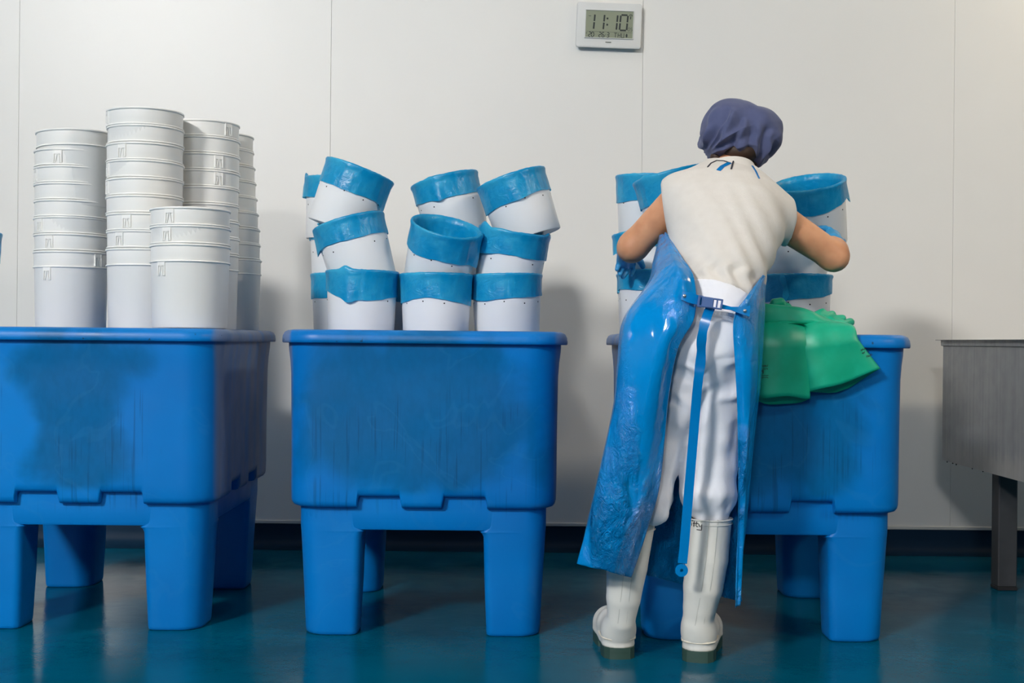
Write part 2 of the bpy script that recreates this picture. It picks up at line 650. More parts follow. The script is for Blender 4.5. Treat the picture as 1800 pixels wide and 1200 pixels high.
fl = plane_box('floor', (XL, YB, -0.1), (XR, WALL_Y + 0.15, 0.0), M['floor'])
tag(fl, 'wet glossy teal resin floor', None)
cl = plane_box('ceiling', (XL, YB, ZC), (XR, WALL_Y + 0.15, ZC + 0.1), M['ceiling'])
tag(cl, 'plain blue-grey ceiling above the frame, darkened to cut bounced light', None)
wb = plane_box('wall_back', (XL, WALL_Y + 0.012, 0), (XR, WALL_Y + 0.15, ZC), M['trim'])
tag(wb, 'white panelled wall behind the tubs', None)
n0 = int(math.floor((XL - SEAM0) / PANEL_W))
x = SEAM0 + n0 * PANEL_W
while x < XR:
    a, b = max(x, XL), min(x + PANEL_W, XR)
    if b - a > 0.02:
        m = MB(); m.box((a + 0.0004, WALL_Y, 0.10), (b - 0.0004, WALL_Y + 0.0125, ZC), 0.0008)
        obj('panel', m.me('panel', M['panel'], True, 30), wb)
    x += PANEL_W
tag(plane_box('wall_left', (XL - 0.1, YB, 0), (XL, WALL_Y + 0.15, ZC), M['room']), 'blue-grey wall outside the left edge, darkened to cut bounced light')
tag(plane_box('wall_right', (XR, YB, 0), (XR + 0.1, WALL_Y + 0.15, ZC), M['room']), 'blue-grey wall outside the right edge, darkened to cut bounced light')
tag(plane_box('wall_front', (XL, YB - 0.1, 0), (XR, YB, ZC), M['room']), 'blue-grey wall behind the viewer, darkened to cut bounced light')
# coved dark upstand and the pale strip that closes it
m = MB()
prof = [(WALL_Y - 0.004, 0.098), (WALL_Y - 0.006, 0.06), (WALL_Y - 0.010, 0.035), (WALL_Y - 0.022, 0.016),
        (WALL_Y - 0.045, 0.005), (WALL_Y - 0.075, 0.0005), (WALL_Y + 0.01, 0.0005), (WALL_Y + 0.01, 0.098)]
m.loft([[(xx, p[0], p[1]) for p in prof] for xx in (XL, XR)], True, True, True)
tag(obj('baseboard_back', m.me('baseboard_back', M['cove'], True, 60)), 'dark coved floor upstand along the white wall', kind='structure')
m = MB(); m.box((XL, WALL_Y - 0.007, 0.096), (XR, WALL_Y + 0.005, 0.110), 0.002)
tag(obj('trim_1', m.me('trim_1', M['trim'], True, 30)), 'thin pale strip above the dark floor upstand', kind='structure')


# hanging hall lamps (above and behind the viewer), plus an added warm fill by the wall
def hall_lamp(x, y, lx, ly, hz, drop, mat, label):
    t = empty('ceiling_lamp', (x, y, ZC))
    tag(t, label, 'lamp', 'ceiling lamps')
    m = MB(); m.box((-lx / 2 - 0.03, -ly / 2 - 0.03, -drop), (lx / 2 + 0.03, ly / 2 + 0.03, -drop + 0.06), 0.008)
    obj('casing', m.me('casing', M['lampcase'], True, 30), t)
    m = MB(); m.box((-lx / 2, -ly / 2, -drop - hz), (lx / 2, ly / 2, -drop + 0.002), 0.005)
    obj('diffuser', m.me('diffuser', mat, True, 30), t)
    for sx in (-1, 1):
        m = MB(); m.tube([(sx * lx * 0.35, 0, -drop + 0.05), (sx * lx * 0.35, 0, 0.0)], 0.008, 8)
        obj('hanger', m.me('hanger', M['lampcase']), t)


hall_lamp(-4.0, -3.2, 0.9, 0.9, 0.30, 0.25, M['lamp'], 'square hanging lamp behind the viewer on the left')
hall_lamp(-1.8, -7.5, 0.9, 0.9, 0.30, 0.25, M['lamp_far'], 'square hanging lamp far behind the viewer')
hall_lamp(5.6, -0.5, 0.9, 0.9, 0.30, 0.25, M['lamp_warm'], 'square warm hanging lamp behind the viewer on the right')
hall_lamp(2.95, 4.45, 0.22, 0.22, 0.10, 2.1, M['added_wash'], 'small added warm fill light near the wall, outside the right edge')  # unseen fill, added only to warm the upper right of the wall
hall_lamp(-0.6, 3.0, 3.2, 0.12, 0.06, 0.25, M['lamp_dim'], 'long narrow hanging lamp above the tubs, over the frame')


# ------------------------------------------------------------------ blue tubs
BHX, BHY, BR_ = 0.390, 0.425, 0.095


def build_tub(cx, front_leg_y, mat, label, rz=0.0, tray_z=0.876):
    hy = BHY
    cy = front_leg_y + (hy - 0.048)     # front leg face sits back from the body face
    t = empty('plastic_tub', (cx, cy, 0), (0, 0, rz))
    tag(t, label, 'tub', 'blue moulded tubs on legs')

    def ring(inset, zfun, extra=0.0, r=None):
        pts = rrect(BHX, BHY, BR_)
        out = []
        for (px, py, s, c) in pts:
            # inset along the outline normal
            qx = max(-BHX + BR_, min(BHX - BR_, px)); qy = max(-BHY + BR_, min(BHY - BR_, py))
            nx, ny = px - qx, py - qy
            L = math.hypot(nx, ny) or 1
            out.append((px - nx / L * inset, py - ny / L * inset, zfun(s, c)))
        return out

    def zb(s, c):
        a = abs(c)
        nt = sstep(0.0575, 0.0625, a) * (1 - sstep(0.181, 0.186, a)) if s != 'c' else 0
        return nt

    zbot, znot = 0.372, 0.404
    m = MB()
    rows = []
    base = lambda s, c: zbot + (znot - zbot) * zb(s, c)
    rows.append(ring(0.050, lambda s, c: base(s, c) - 0.0))
    rows.append(ring(0.022, lambda s, c: base(s, c)))
    rows.append(ring(0.013, lambda s, c: base(s, c) + 0.003))
    rows.append(ring(0.0075, lambda s, c: base(s, c) + 0.010))
    rows.append(ring(0.005, lambda s, c: base(s, c) + 0.020))
    for z in (0.43, 0.48, 0.55, 0.62, 0.69, 0.75, 0.79, 0.82, 0.835):
        bow = -0.004 * math.sin(PI * (z - 0.42) / 0.42) if z > 0.42 else 0
        rows.append(ring(0.004 - 0.004 * (z - 0.42) / 0.42 - bow * 0.3 - (0.006 * sstep(0.76, 0.835, z)), lambda s, c, z=z: z))
    rows.append(ring(-0.006, lambda s, c: 0.856))
    rows.append(ring(0.018, lambda s, c: 0.856))
    rows.append(ring(0.020, lambda s, c: 0.80))
    rows.append(ring(0.030, lambda s, c: 0.43))
    rows.append(ring(0.060, lambda s, c: 0.41))
    m.loft(rows, True, True, True)
    obj('basin', m.me('basin', mat, True, 50), t)
    # rolled rim
    m = MB()
    prof = [(0.004, 0.853), (-0.004, 0.843), (-0.022, 0.841), (-0.0245, 0.843), (-0.0250, 0.850), (-0.0235, 0.862), (-0.018, 0.872),
            (-0.008, 0.8775), (0.004, 0.879), (0.016, 0.876), (0.022, 0.866), (0.022, 0.853)]
    m.loft([ring(i, lambda s, c, z=z: z) for (i, z) in prof] + [ring(prof[0][0], lambda s, c: prof[0][1])], True)
    obj('rim', m.me('rim', mat, True, 50), t)
    # recessed base frame under the basin
    ins = 0.033
    m = MB()
    m.loft([ring(ins - 0.002, lambda s, c: 0.412), ring(ins, lambda s, c: 0.36), ring(ins + 0.001, lambda s, c: 0.314),
            ring(ins + 0.005, lambda s, c: 0.307), ring(ins + 0.040, lambda s, c: 0.307),
            ring(ins + 0.046, lambda s, c: 0.330), ring(ins + 0.046, lambda s, c: 0.405)], True)
    obj('base_frame', m.me('base_frame', mat, True, 50), t)
    # underside
    # four tapered legs
    ox, oy = BHX - ins, BHY - ins
    for sx in (-1, 1):
        for sy in (-1, 1):
            m = MB()
            rings = []
            for (z, tp, wid) in ((0.40, 0.0, 0.178), (0.322, 0.0, 0.176), (0.311, 0.0005, 0.181), (0.302, 0.001, 0.192), (0.302, 0.001, 0.192),
                                 (0.296, 0.0015, 0.184), (0.286, 0.002, 0.179), (0.15, 0.009, 0.168), (0.012, 0.015, 0.156), (0.003, 0.017, 0.153), (0.0, 0.021, 0.146)):
                x1, y1 = ox - tp, oy - tp
                x0, y0 = x1 - wid, y1 - wid
                ro, ri, rs = 0.062, 0.055, 0.022
                pl = []
                def corner(cx_, cy_, r, a0, n=6):
                    for i in range(n + 1):
                        a = a0 + PI / 2 * i / n
                        pl.append((cx_ + r * math.cos(a), cy_ + r * math.sin(a)))
                corner(x1 - ro, y1 - ro, ro, 0)
                corner(x0 + rs, y1 - rs, rs, PI / 2)
                corner(x0 + ri, y0 + ri, ri, PI)
                corner(x1 - rs, y0 + rs, rs, 3 * PI / 2)
                rg = [(sx * p[0], sy * p[1], z) for p in pl]
                if sx * sy < 0: rg = rg[::-1]
                rings.append(rg)
            m.loft(rings[::-1], True, True, True)
            obj('leg', m.me('leg', mat, True, 45), t)
    # draining tray that lies inside the rim
    m = MB(); m.box((-BHX + 0.022, -BHY + 0.022, tray_z - 0.012), (BHX - 0.022, BHY - 0.022, tray_z), 0.004)
    obj('draining_tray', m.me('draining_tray', M['tray'], True, 30), t)
    return t


def leg_front(px, py):
    # depth where the leg meets the floor
    dx, dy = px - 900.0, py - 600.0
    yr = -dx * SR + dy * CR
    return H * F / yr


d1, d2, d3 = leg_front(140, 1107), leg_front(741, 1118), leg_front(1352, 1127)
c1 = at(138, 760, d1 - 0.045).x
c2 = at(742, 760, d2 - 0.045).x
c3 = at(1357, 760, d3 - 0.045).x
tub1 = build_tub(c1, d1, M['tub1'], 'blue plastic tub on legs at the left, under the tall white bucket stacks')
tub2 = build_tub(c2, d2, M['tub2'], 'blue plastic tub on legs in the middle, under the blue lined buckets', tray_z=0.868)
tub3 = build_tub(c3, d3, M['tub3'], 'blue plastic tub on legs the worker leans over, green gloves on its rim', rz=math.radians(-0.6), tray_z=0.868)

# ------------------------------------------------------------------ stacked white buckets on the left tub
BH_, PITCH = 0.243, 0.0535
m = MB()
m.lathe([(0.0001, 0.004), (0.100, 0.004), (0.1065, 0.0005), (0.1082, 0.004), (0.1125, 0.190), (0.1134, 0.192), (0.1138, 0.238), (0.1128, 0.238),
         (0.1126, 0.194), (0.1117, 0.190), (0.1074, 0.006), (0.0001, 0.006)], 56)
ME_BODY = m.me('bucket_body', M['bucket'], True, 40)
m = MB()
m.lathe([(0.1126, 0.2365), (0.1150, 0.2362), (0.1172, 0.2375), (0.1176, 0.2400), (0.1170, 0.2425), (0.1150, 0.2432), (0.1130, 0.2424), (0.1126, 0.2365)], 56)
ME_RIM = m.me('bucket_rim', M['bucket'], True, 60)
m = MB()
m.lathe([(0.1122, 0.1955), (0.1150, 0.1952), (0.1166, 0.1940), (0.1170, 0.1925), (0.1164, 0.1910), (0.1145, 0.1903), (0.1120, 0.1905)], 56)
ME_FLANGE = m.me('bucket_flange', M['bucket'], True, 60)


def lug_mesh(z0, z1, r):
    m = MB()
    wd = 0.0125
    for (xa, xb, w_) in ((-wd, -wd * 0.75, 0.0022), (wd, wd * 0.75, 0.0022)):
        m.box((xa - w_, -r - 0.0035, z0), (xa + w_, -r + 0.003, z1), 0.0006)
    # slanted inner ribs meeting at the top, and the top bar
    for s in (-1, 1):
        m.ribbon([(s * 0.0075, -r - 0.001, z0), (s * 0.0015, -r - 0.001, z1 - 0.010)], 0.003, 0.004, (0, -1, 0))
    m.box((-wd, -r - 0.003, z1 - 0.012), (wd, -r + 0.003, z1), 0.0006)
    return m.me('handle_lug', M['bucket'], True, 30)


ME_LUG = lug_mesh(0.197, 0.236, 0.1136)
ME_LUG_LOW = lug_mesh(0.150, 0.1905, 0.1118)
ORD = ['bottom', 'second', 'third', 'fourth', 'fifth', 'sixth', 'seventh', 'eighth', 'ninth']


def stack(px, depth, n, where, lugs, z0, lean=(0, 0), low_lug=None, top=None, drift=None):
    """n nested buckets; lugs = {index from bottom: sideways offset in bucket radii}"""
    base = at(px, 573, depth)
    for i in range(n):
        jx = random.uniform(-0.0012, 0.0012)
        x = base.x + lean[0] * i * PITCH + jx
        y = depth + lean[1] * i * PITCH
        z = z0 + i * PITCH
        rot = (0, 0, 0)
        ang = PI * random.uniform(0.7, 1.3)
        if i in lugs:
            ang = math.asin(max(-0.97, min(0.97, lugs[i])))
        ex, ey = random.uniform(-0.006, 0.006), random.uniform(-0.006, 0.006)
        if top and i == n - 1:
            x += top[0]; z += top[1]; ey += top[2]
        t = empty('stacking_bucket', (x, y, z))
        t.rotation_euler = Euler((ex, ey, ang), 'ZYX') if False else Euler((ex, ey, ang))
        nm = ORD[i] + (' one' if i == 0 else ' from the bottom')
        if i == n - 1: nm = 'topmost one'
        tag(t, 'white plastic bucket, %s in %s' % (nm, where), 'bucket', 'white nested buckets on the left tub')
        obj('body', ME_BODY, t); obj('rim', ME_RIM, t); obj('flange', ME_FLANGE, t)
        obj('handle_lug', ME_LUG, t)
        if i == 0 and low_lug is not None:
            o = obj('handle_lug', ME_LUG_LOW, t)
            o.rotation_euler = (0, 0, math.asin(low_lug) - ang)


RZ = 0.8795
stack(125, 3.93, 8, 'the leftmost stack', {6: -0.05, 5: -0.80, 2: -0.60, 1: -0.29, 0: 0.9}, RZ, (-0.004, 0.0), low_lug=-0.34, top=(0.014, 0.010, 0.035))
stack(254, 3.79, 9, 'the tallest white stack', {8: -0.88, 6: -0.33, 5: -0.85, 4: -0.86, 2: -0.2, 1: -0.42}, RZ, (-0.006, 0.0))
stack(356, 3.99, 9, 'the stack behind the short front one', {8: 0.84, 6: 0.62, 5: 0.62}, RZ, (-0.004, 0.002))
stack(399, 4.22, 9, 'the rearmost stack at the right end', {}, RZ, (-0.075, 0.0))
stack(334, 3.61, 3, 'the short front stack of three', {2: -0.28, 1: -0.36}, RZ, (0.0, 0.0), low_lug=-0.52)


# ------------------------------------------------------------------ blue lined buckets (moulds)
LH, LRB, LRT = 0.205, 0.1050, 0.1140
m = MB()
m.lathe([(0.0001, 0.003), (0.096, 0.003), (LRB - 0.002, 0.0003), (LRB, 0.004), (LRT, LH - 0.004), (LRT + 0.002, LH - 0.002), (LRT + 0.001, LH), (LRT - 0.003, LH),
         (LRT - 0.0045, LH - 0.004), (LRB - 0.0045, 0.007), (0.0001, 0.007)], 56)
ME_LB = m.me('mould_body', M['bucket2'], True, 40)
m = MB()
for k_ in range(9):
    a = -PI / 2 + (k_ - 4) * 0.62 + 0.2
    z = 0.118 if k_ % 2 else 0.112
    r = LRB + (LRT - LRB) * z / LH + 0.0004
    c = Vector((r * math.cos(a), r * math.sin(a), z))
    nx = Vector((math.cos(a), math.sin(a), 0)); tx = Vector((-math.sin(a), math.cos(a), 0)); uz = Vector((0, 0, 1))
    ring = [c + (tx * math.cos(b) + uz * math.sin(b)) * 0.0024 for b in [2 * PI * i / 8 for i in range(8)]]
    ring0 = [p - nx * 0.002 for p in ring]
    m.loft([ring0, ring], True, False, True)
ME_HOLES = m.me('drain_hole', M['hole'], True, 30)


def liner_mesh(seed, band, flaps, inner=0.10, lumps=()):
    """film folded over the rim. band = hem length at (front, right, back, left); flaps = [(angle, width, extra length, outward)]"""
    rnd = random.Random(seed)
    nth = 120
    ph = [rnd.uniform(0, 2 * PI) for _ in range(8)]
    rows_out = 9
    prof = [('o', i / rows_out) for i in range(rows_out)] + [('r', 0), ('r', 1), ('r', 2), ('r', 3)] + [('i', i / 6) for i in range(1, 7)]
    rings = []
    for (kd, t) in prof:
        ring = []
        for i in range(nth):
            th = 2 * PI * i / nth                    # 0 = front (towards -Y), growing to the right
            fr, ri, ba, le = band
            wf, wr = max(0, math.cos(th)), max(0, math.sin(th))
            wb_, wl = max(0, -math.cos(th)), max(0, -math.sin(th))
            L = fr * wf ** 2 + ri * wr ** 2 + ba * wb_ ** 2 + le * wl ** 2
            L += 0.003 * math.sin(2 * th + ph[0]) + 0.0012 * math.sin(5 * th + ph[1]) + 0.0005 * math.sin(13 * th + ph[2])
            push = 0.0
            wr_ = (mnoise.noise(Vector((6 * math.cos(th), 6 * math.sin(th), seed * 3.7))) * 0.5 + 0.5)
            wr2 = mnoise.noise(Vector((14 * math.cos(th), 14 * math.sin(th), seed * 1.3 + t * 1.4)))
            for (fa, fw, fl_, fo) in flaps:
                dth = (th - fa + PI) % (2 * PI) - PI
                g = math.exp(-(dth / fw) ** 2)
                L += fl_ * g
                push += fo * g
            lift = 0.0
            for (fa, fw, up) in lumps:
                dth = (th - fa + PI) % (2 * PI) - PI
                lift += up * math.exp(-(dth / fw) ** 2) * (0.6 + 0.4 * math.sin(dth * 9 + ph[3]))
            if kd == 'o':
                z = LH - L * (1 - t)
                rb = LRB + (LRT - LRB) * z / LH
                gap = 0.0022 + (1 - t) * (0.0035 * wr_ + 0.003 * wr2 * wr2) + 0.0016 * wr2
                r = rb + max(0.0012, gap) + push * (1 - t) ** 0.6
                if t > 0.8: r += 0.0015
            elif kd == 'r':
                r = LRT + (0.0055, 0.0045, 0.0015, -0.005)[t]
                z = LH + (-0.002, 0.0025, 0.0045, 0.003)[t] + lift * (0.3, 0.8, 1.0, 0.8)[t] + 0.0012 * wr2
                r += push * 0.15
            else:
                z = LH - inner * t
                rb = LRB + (LRT - LRB) * z / LH
                r = rb - 0.0075 - 0.010 * t * wr_ - 0.004 * abs(wr2) * t
                z += lift * (1 - t) * 0.6
            ring.append((r * math.sin(th), -r * math.cos(th), z))
        rings.append(ring)
    m = MB(); m.loft(rings, True)
    # bag bottom
    last = len(m.v) - nth
    m.v.append(Vector((0, 0, LH - inner * 1.02)))
    c = len(m.v) - 1
    for i in range(nth):
        m.f.append((last + i, last + (i + 1) % nth, c))
    return mesh('liner', m.v, m.f, M['film'])


def lined_bucket(px, py, Y, tilt, fwd, band, label, group, flaps=(), lumps=(), seed=1, spin=0.0, tail=None, inner=0.10):
    """rim centre at pixel; tilt>0 leans right (deg), fwd>0 leans towards the viewer"""
    rc = at(px, py, Y)
    R = Matrix.Rotation(math.radians(tilt), 3, 'Y') @ Matrix.Rotation(math.radians(fwd), 3, 'X')
    axis = R @ Vector((0, 0, 1))
    base = rc - axis * LH
    t = empty('lined_bucket', base)
    t.rotation_euler = R.to_euler()
    tag(t, label, 'bucket', group)
    b = obj('body', ME_LB, t)
    hl = obj('drain_holes', ME_HOLES, t)
    hl.rotation_euler = (0, 0, spin)
    obj('liner', liner_mesh(seed, band, flaps, inner, lumps), t)
    if tail:
        m = MB()
        m.ribbon([Vector(p) for p in tail[0]], tail[1], 0.0012, (0.1, -1, 0.1))
        obj('liner_tail', m.me('liner_tail', M['film'], True, 60), t)
    return t


G2 = 'blue lined white buckets on the middle tub'
YB2 = 3.93
# bottom row
lined_bucket(637, 479, YB2, 0.5, 0, (0.090, 0.080, 0.07, 0.062), 'bucket with a crumpled blue liner flap, bottom left on the middle tub', G2,
             flaps=[(-0.25, 0.20, 0.012, 0.010)], lumps=[(-0.35, 0.22, 0.012)], seed=1, inner=0.022, spin=2.0)
lined_bucket(767, 484, YB2, 0.0, 0, (0.078, 0.098, 0.08, 0.095), 'bucket with a smooth blue liner band, bottom centre on the middle tub', G2, seed=2, inner=0.022, spin=0.1)
lined_bucket(890, 485, YB2 + 0.06, -1.5, 0, (0.074, 0.070, 0.08, 0.078), 'bucket with a two-tone blue liner band, bottom right on the middle tub', G2, seed=3, inner=0.022, spin=0.35,
             flaps=[(-0.75, 0.4, 0.008, 0.003)])
# middle row
lined_bucket(613, 391, YB2 + 0.03, -16, -2, (0.068, 0.070, 0.07, 0.068), "blue lined bucket leaning left, second up in the middle tub's left column", G2,
             flaps=[(-1.45, 0.25, 0.02, 0.012)], seed=4, spin=3.0)
lined_bucket(786, 399, YB2 - 0.03, 13, 20, (0.085, 0.09, 0.06, 0.080), 'bucket tipped towards the viewer showing its blue liner inside, centre of the middle tub', G2,
             flaps=[(1.35, 0.22, 0.012, 0.012)], lumps=[(1.2, 0.3, 0.014)], seed=5, spin=0.25)
lined_bucket(905, 408, YB2 + 0.05, 8, 6, (0.076, 0.075, 0.06, 0.07), "bucket with puffed blue liner, second up in the middle tub's right column", G2,
             flaps=[(-1.1, 0.45, 0.01, 0.014)], lumps=[(-1.0, 0.5, 0.018), (1.3, 0.25, 0.010)], seed=6, spin=3.0)
# top row
lined_bucket(633, 301, YB2 + 0.085, 20, -1, (0.082, 0.085, 0.07, 0.078), "blue lined bucket leaning right, top left of the middle tub's pile", G2,
             flaps=[(1.35, 0.2, 0.02, 0.006)], lumps=[(2.8, 0.5, 0.012)], seed=7, spin=0.35)
lined_bucket(781, 317, 4.16, -15, -1, (0.072, 0.078, 0.07, 0.066), "blue lined bucket leaning left, top centre of the middle tub's pile", G2,
             flaps=[(-0.25, 0.16, 0.008, 0.008)], lumps=[(-0.3, 0.16, 0.010)], seed=8, spin=3.1)
lined_bucket(898, 315, YB2 + 0.09, -19, -1, (0.080, 0.078, 0.07, 0.090), "blue lined bucket leaning left, top right of the middle tub's pile", G2,
             flaps=[(0.1, 0.4, 0.006, 0.006)], lumps=[(2.9, 0.4, 0.008)], seed=9, spin=0.6)
# rear column, only its edge shows
lined_bucket(607, 484, 4.18, 0, 0, (0.08, 0.08, 0.08, 0.08), "blue lined bucket at the foot of the middle tub's rear left column", G2, seed=10, inner=0.022)
lined_bucket(792, 404, 4.19, 0, 0, (0.06, 0.06, 0.06, 0.06), 'blue lined bucket hidden behind the tipped one on the middle tub', G2, seed=16)
lined_bucket(742, 488, 4.20, 0, 0, (0.085, 0.085, 0.08, 0.085), "blue lined bucket seen in the gap behind the middle tub's bottom row", G2, seed=13, inner=0.022)
lined_bucket(604, 398, 4.18, 0, 0, (0.05, 0.05, 0.05, 0.05), "blue lined bucket halfway up the middle tub's rear left column", G2, seed=11, inner=0.022)
lined_bucket(598, 318, 4.18, 3, 0, (0.066, 0.06, 0.06, 0.066), "bucket with puffed blue liner peeking out behind the middle tub's top left one", G2, seed=12,
             flaps=[(-1.4, 0.4, 0.0, 0.010)], lumps=[(-1.5, 0.3, 0.016)])
# the pair at the left end of the left tub, only an edge of the upper liner is in the frame
G1 = 'blue lined buckets at the left end of the left tub'
lined_bucket(-74, 480, 3.90, 0, 0, (0.08, 0.08, 0.08, 0.08), 'white bucket with blue liner standing at the left end, under another one', G1, seed=14, inner=0.022)
lined_bucket(-66, 409, 3.90, 1, 0, (0.098, 0.098, 0.09, 0.098), 'white bucket whose light blue liner edge just enters the left side of the picture', G1, seed=15)

G3 = 'blue lined white buckets on the right tub'
lined_bucket(1150, 478, 3.92, 0, 0, (0.062, 0.06, 0.06, 0.062), 'blue lined bucket, bottom left of the pile before the worker', G3, seed=21, inner=0.022)
lined_bucket(1140, 405, 3.93, -10, 0, (0.06, 0.06, 0.06, 0.05), 'white bucket with blue liner leaning left under the worker\'s left hand', G3, seed=22, inner=0.022,
             flaps=[(-1.5, 0.3, 0.012, 0.012)])
lined_bucket(1176, 308, 3.86, -15, 0, (0.085, 0.08, 0.07, 0.085), 'bucket with wide blue liner leaning left behind the worker\'s left shoulder', G3, seed=23,
             lumps=[(-0.9, 0.3, 0.008)])
lined_bucket(1144, 484, 4.18, 0, 0, (0.06, 0.06, 0.06, 0.06), "blue lined bucket at the foot of the right tub's rear left column", G3, seed=24, inner=0.022)
lined_bucket(1144, 415, 4.18, 0, 0, (0.06, 0.06, 0.06, 0.06), "blue lined bucket halfway up the right tub's rear left column", G3, seed=25, inner=0.022)
lined_bucket(1143, 311, 4.16, 0, 3, (0.088, 0.085, 0.08, 0.088), 'upright blue lined bucket, topmost at the left end of the right tub', G3, seed=26,
             lumps=[(0.4, 0.25, -0.006)])
lined_bucket(1398, 486, 3.92, 0, 0, (0.078, 0.052, 0.06, 0.085), 'white bucket with blue liner just above the green gloves on the right tub', G3, seed=27, inner=0.022,
             tail=([(-0.066, -0.108, 0.205), (-0.068, -0.122, 0.19), (-0.060, -0.124, 0.165), (-0.058, -0.124, 0.14), (-0.064, -0.122, 0.118)],
                   [0.012, 0.02, 0.013, 0.022, 0.010]))
lined_bucket(1404, 398, 3.95, 6, 4, (0.06, 0.06, 0.06, 0.06), 'white bucket with blue liner mostly hidden by the worker\'s right forearm', G3, seed=28, inner=0.022)
lined_bucket(1421, 322, 3.92, -11, 18, (0.080, 0.055, 0.05, 0.07), 'blue lined bucket tipped towards the viewer beside the worker\'s right shoulder', G3, seed=29,
             flaps=[(1.5, 0.18, 0.03, 0.012)])


# ------------------------------------------------------------------ wall clock
def seg_digit(mb, x, z, w_, h_, t_, chars, y, slant=0.06):
    """seven segment strokes as thin slabs in the plane y"""
    on = {'0': 'abcdef', '1': 'bc', '2': 'abged', '3': 'abgcd', '5': 'afgcd', '6': 'afgecd', '4': 'fgbc', '8': 'abcdefg'}[chars]
    P = {'tl': (0, h_), 'tr': (w_, h_), 'ml': (0, h_ / 2), 'mr': (w_, h_ / 2), 'bl': (0, 0), 'br': (w_, 0)}
    S = {'a': ('tl', 'tr'), 'b': ('tr', 'mr'), 'c': ('mr', 'br'), 'd': ('bl', 'br'), 'e': ('ml', 'bl'), 'f': ('tl', 'ml'), 'g': ('ml', 'mr')}
    for s in on:
        a, b = P[S[s][0]], P[S[s][1]]
        stroke(mb, [(x + a[0] + a[1] * slant, z + a[1]), (x + b[0] + b[1] * slant, z + b[1])], t_, y, gap=t_ * 0.35)


def stroke(mb, pts, t_, y, gap=0.0):
    for (p, q) in zip(pts[:-1], pts[1:]):
        d = Vector((q[0] - p[0], 0, q[1] - p[1]))
        L = d.length
        d.normalize()
        a = Vector((p[0], y, p[1])) + d * gap
        b = Vector((q[0], y, q[1])) - d * gap
        mb.ribbon([a, b], t_, 0.0006, (0, -1, 0))


cc = at(1070.5, 44.5, WALL_Y - 0.03)
sc = (WALL_Y - 0.03) / F
ck = empty('wall_clock', (cc.x, WALL_Y, cc.z), (0, math.radians(1.7), 0))
tag(ck, 'white digital wall clock reading 11:10 high on the panelled wall', 'clock')
W2, H2 = 57.5 * sc, 40.0 * sc
m = MB()
rings = []
for (y, ins, r) in ((0.0, 0.010, 0.008), (-0.014, 0.004, 0.010), (-0.026, 0.0, 0.012), (-0.030, 0.0015, 0.011), (-0.032, 0.006, 0.008)):
    rings.append([(p[0], y, p[1]) for p in rrect(W2 - ins, H2 - ins, r, 0.05, 5)])
m.loft(rings, True, True, True)
obj('casing', m.me('casing', M['clock'], True, 35), ck)
LX0, LX1, LZ0, LZ1 = -41 * sc, 42 * sc, -22.5 * sc, 25 * sc
m = MB(); m.box((LX0, -0.0335, LZ0), (LX1, -0.0305, LZ1), 0.0004)
disp = obj('display', m.me('display', M['lcd'], True, 30), ck)
m = MB()
for (a, b, c, d) in ((LX0 - 0.003, LX0, LZ0 - 0.003, LZ1 + 0.003), (LX1, LX1 + 0.003, LZ0 - 0.003, LZ1 + 0.003), (LX0, LX1, LZ1, LZ1 + 0.003), (LX0, LX1, LZ0 - 0.003, LZ0)):
    m.box((a, -0.036, c), (b, -0.031, d), 0.0006)
obj('display_bezel', m.me('display_bezel', M['clock'], True, 30), ck)
yy = -0.0340
DZ, DH, DW, DT = -8.5 * sc, 27.0 * sc, 12.5 * sc, 2.9 * sc
for (xx, ch) in ((-39.5, '1'), (-22.5, '1'), (0.5, '1'), (18.5, '0')):
    m = MB(); seg_digit(m, xx * sc, DZ, DW, DH, DT, ch, yy)
    obj('digit', m.me('digit', M['lcd_dark'], False), disp)
for zz in (0.5, 11.5):
    m = MB(); m.box((-4.8 * sc, yy - 0.0003, zz * sc - 0.0036), (-4.8 * sc + 0.0072, yy + 0.0003, zz * sc + 0.0036), 0.0)
    obj('colon_dot', m.me('colon_dot', M['lcd_dark'], False), disp)
m = MB()
for (xx, ch) in ((33.5, '0'), (38.0, '5')):
    seg_digit(m, xx * sc, DZ - 0.5 * sc, 2.8 * sc, 5.5 * sc, 0.9 * sc, ch, yy)
obj('seconds', m.me('seconds', M['lcd_mid'], False), disp)
m = MB(); stroke(m, [(-39 * sc, -12 * sc), (41 * sc, -12 * sc)], 0.5 * sc, yy)
obj('divider_line', m.me('divider_line', M['lcd_mid'], False), disp)
for (xx, ch) in ((-35.5, '2'), (-30.5, '0'), (-17.5, '2'), (-12.0, '6'), (-3.5, '3')):
    m = MB(); seg_digit(m, xx * sc, -21.5 * sc, 3.7 * sc, 8.2 * sc, 1.35 * sc, ch, yy)
    obj('digit', m.me('digit', M['lcd_dark'], False), disp)
m = MB()
stroke(m, [(-25.5 * sc, -19.5 * sc), (-24.5 * sc, -16.5 * sc)], 0.8 * sc, yy)
stroke(m, [(-7 * sc, -20.5 * sc), (-5 * sc, -15.5 * sc)], 0.7 * sc, yy)
stroke(m, [(-39.5 * sc, -16.5 * sc), (-38.5 * sc, -14 * sc)], 1.0 * sc, yy)
stroke(m, [(-36.5 * sc, 15 * sc), (-32 * sc, 15 * sc)], 1.2 * sc, yy)
obj('display_marks', m.me('display_marks', M['lcd_mid'], False), disp)
m = MB()
zb_, zt_ = -21.2 * sc, -13.6 * sc
stroke(m, [(9.5 * sc, zt_), (14.5 * sc, zt_)], 1.0 * sc, yy); stroke(m, [(12 * sc, zt_), (11.6 * sc, zb_)], 1.0 * sc, yy)
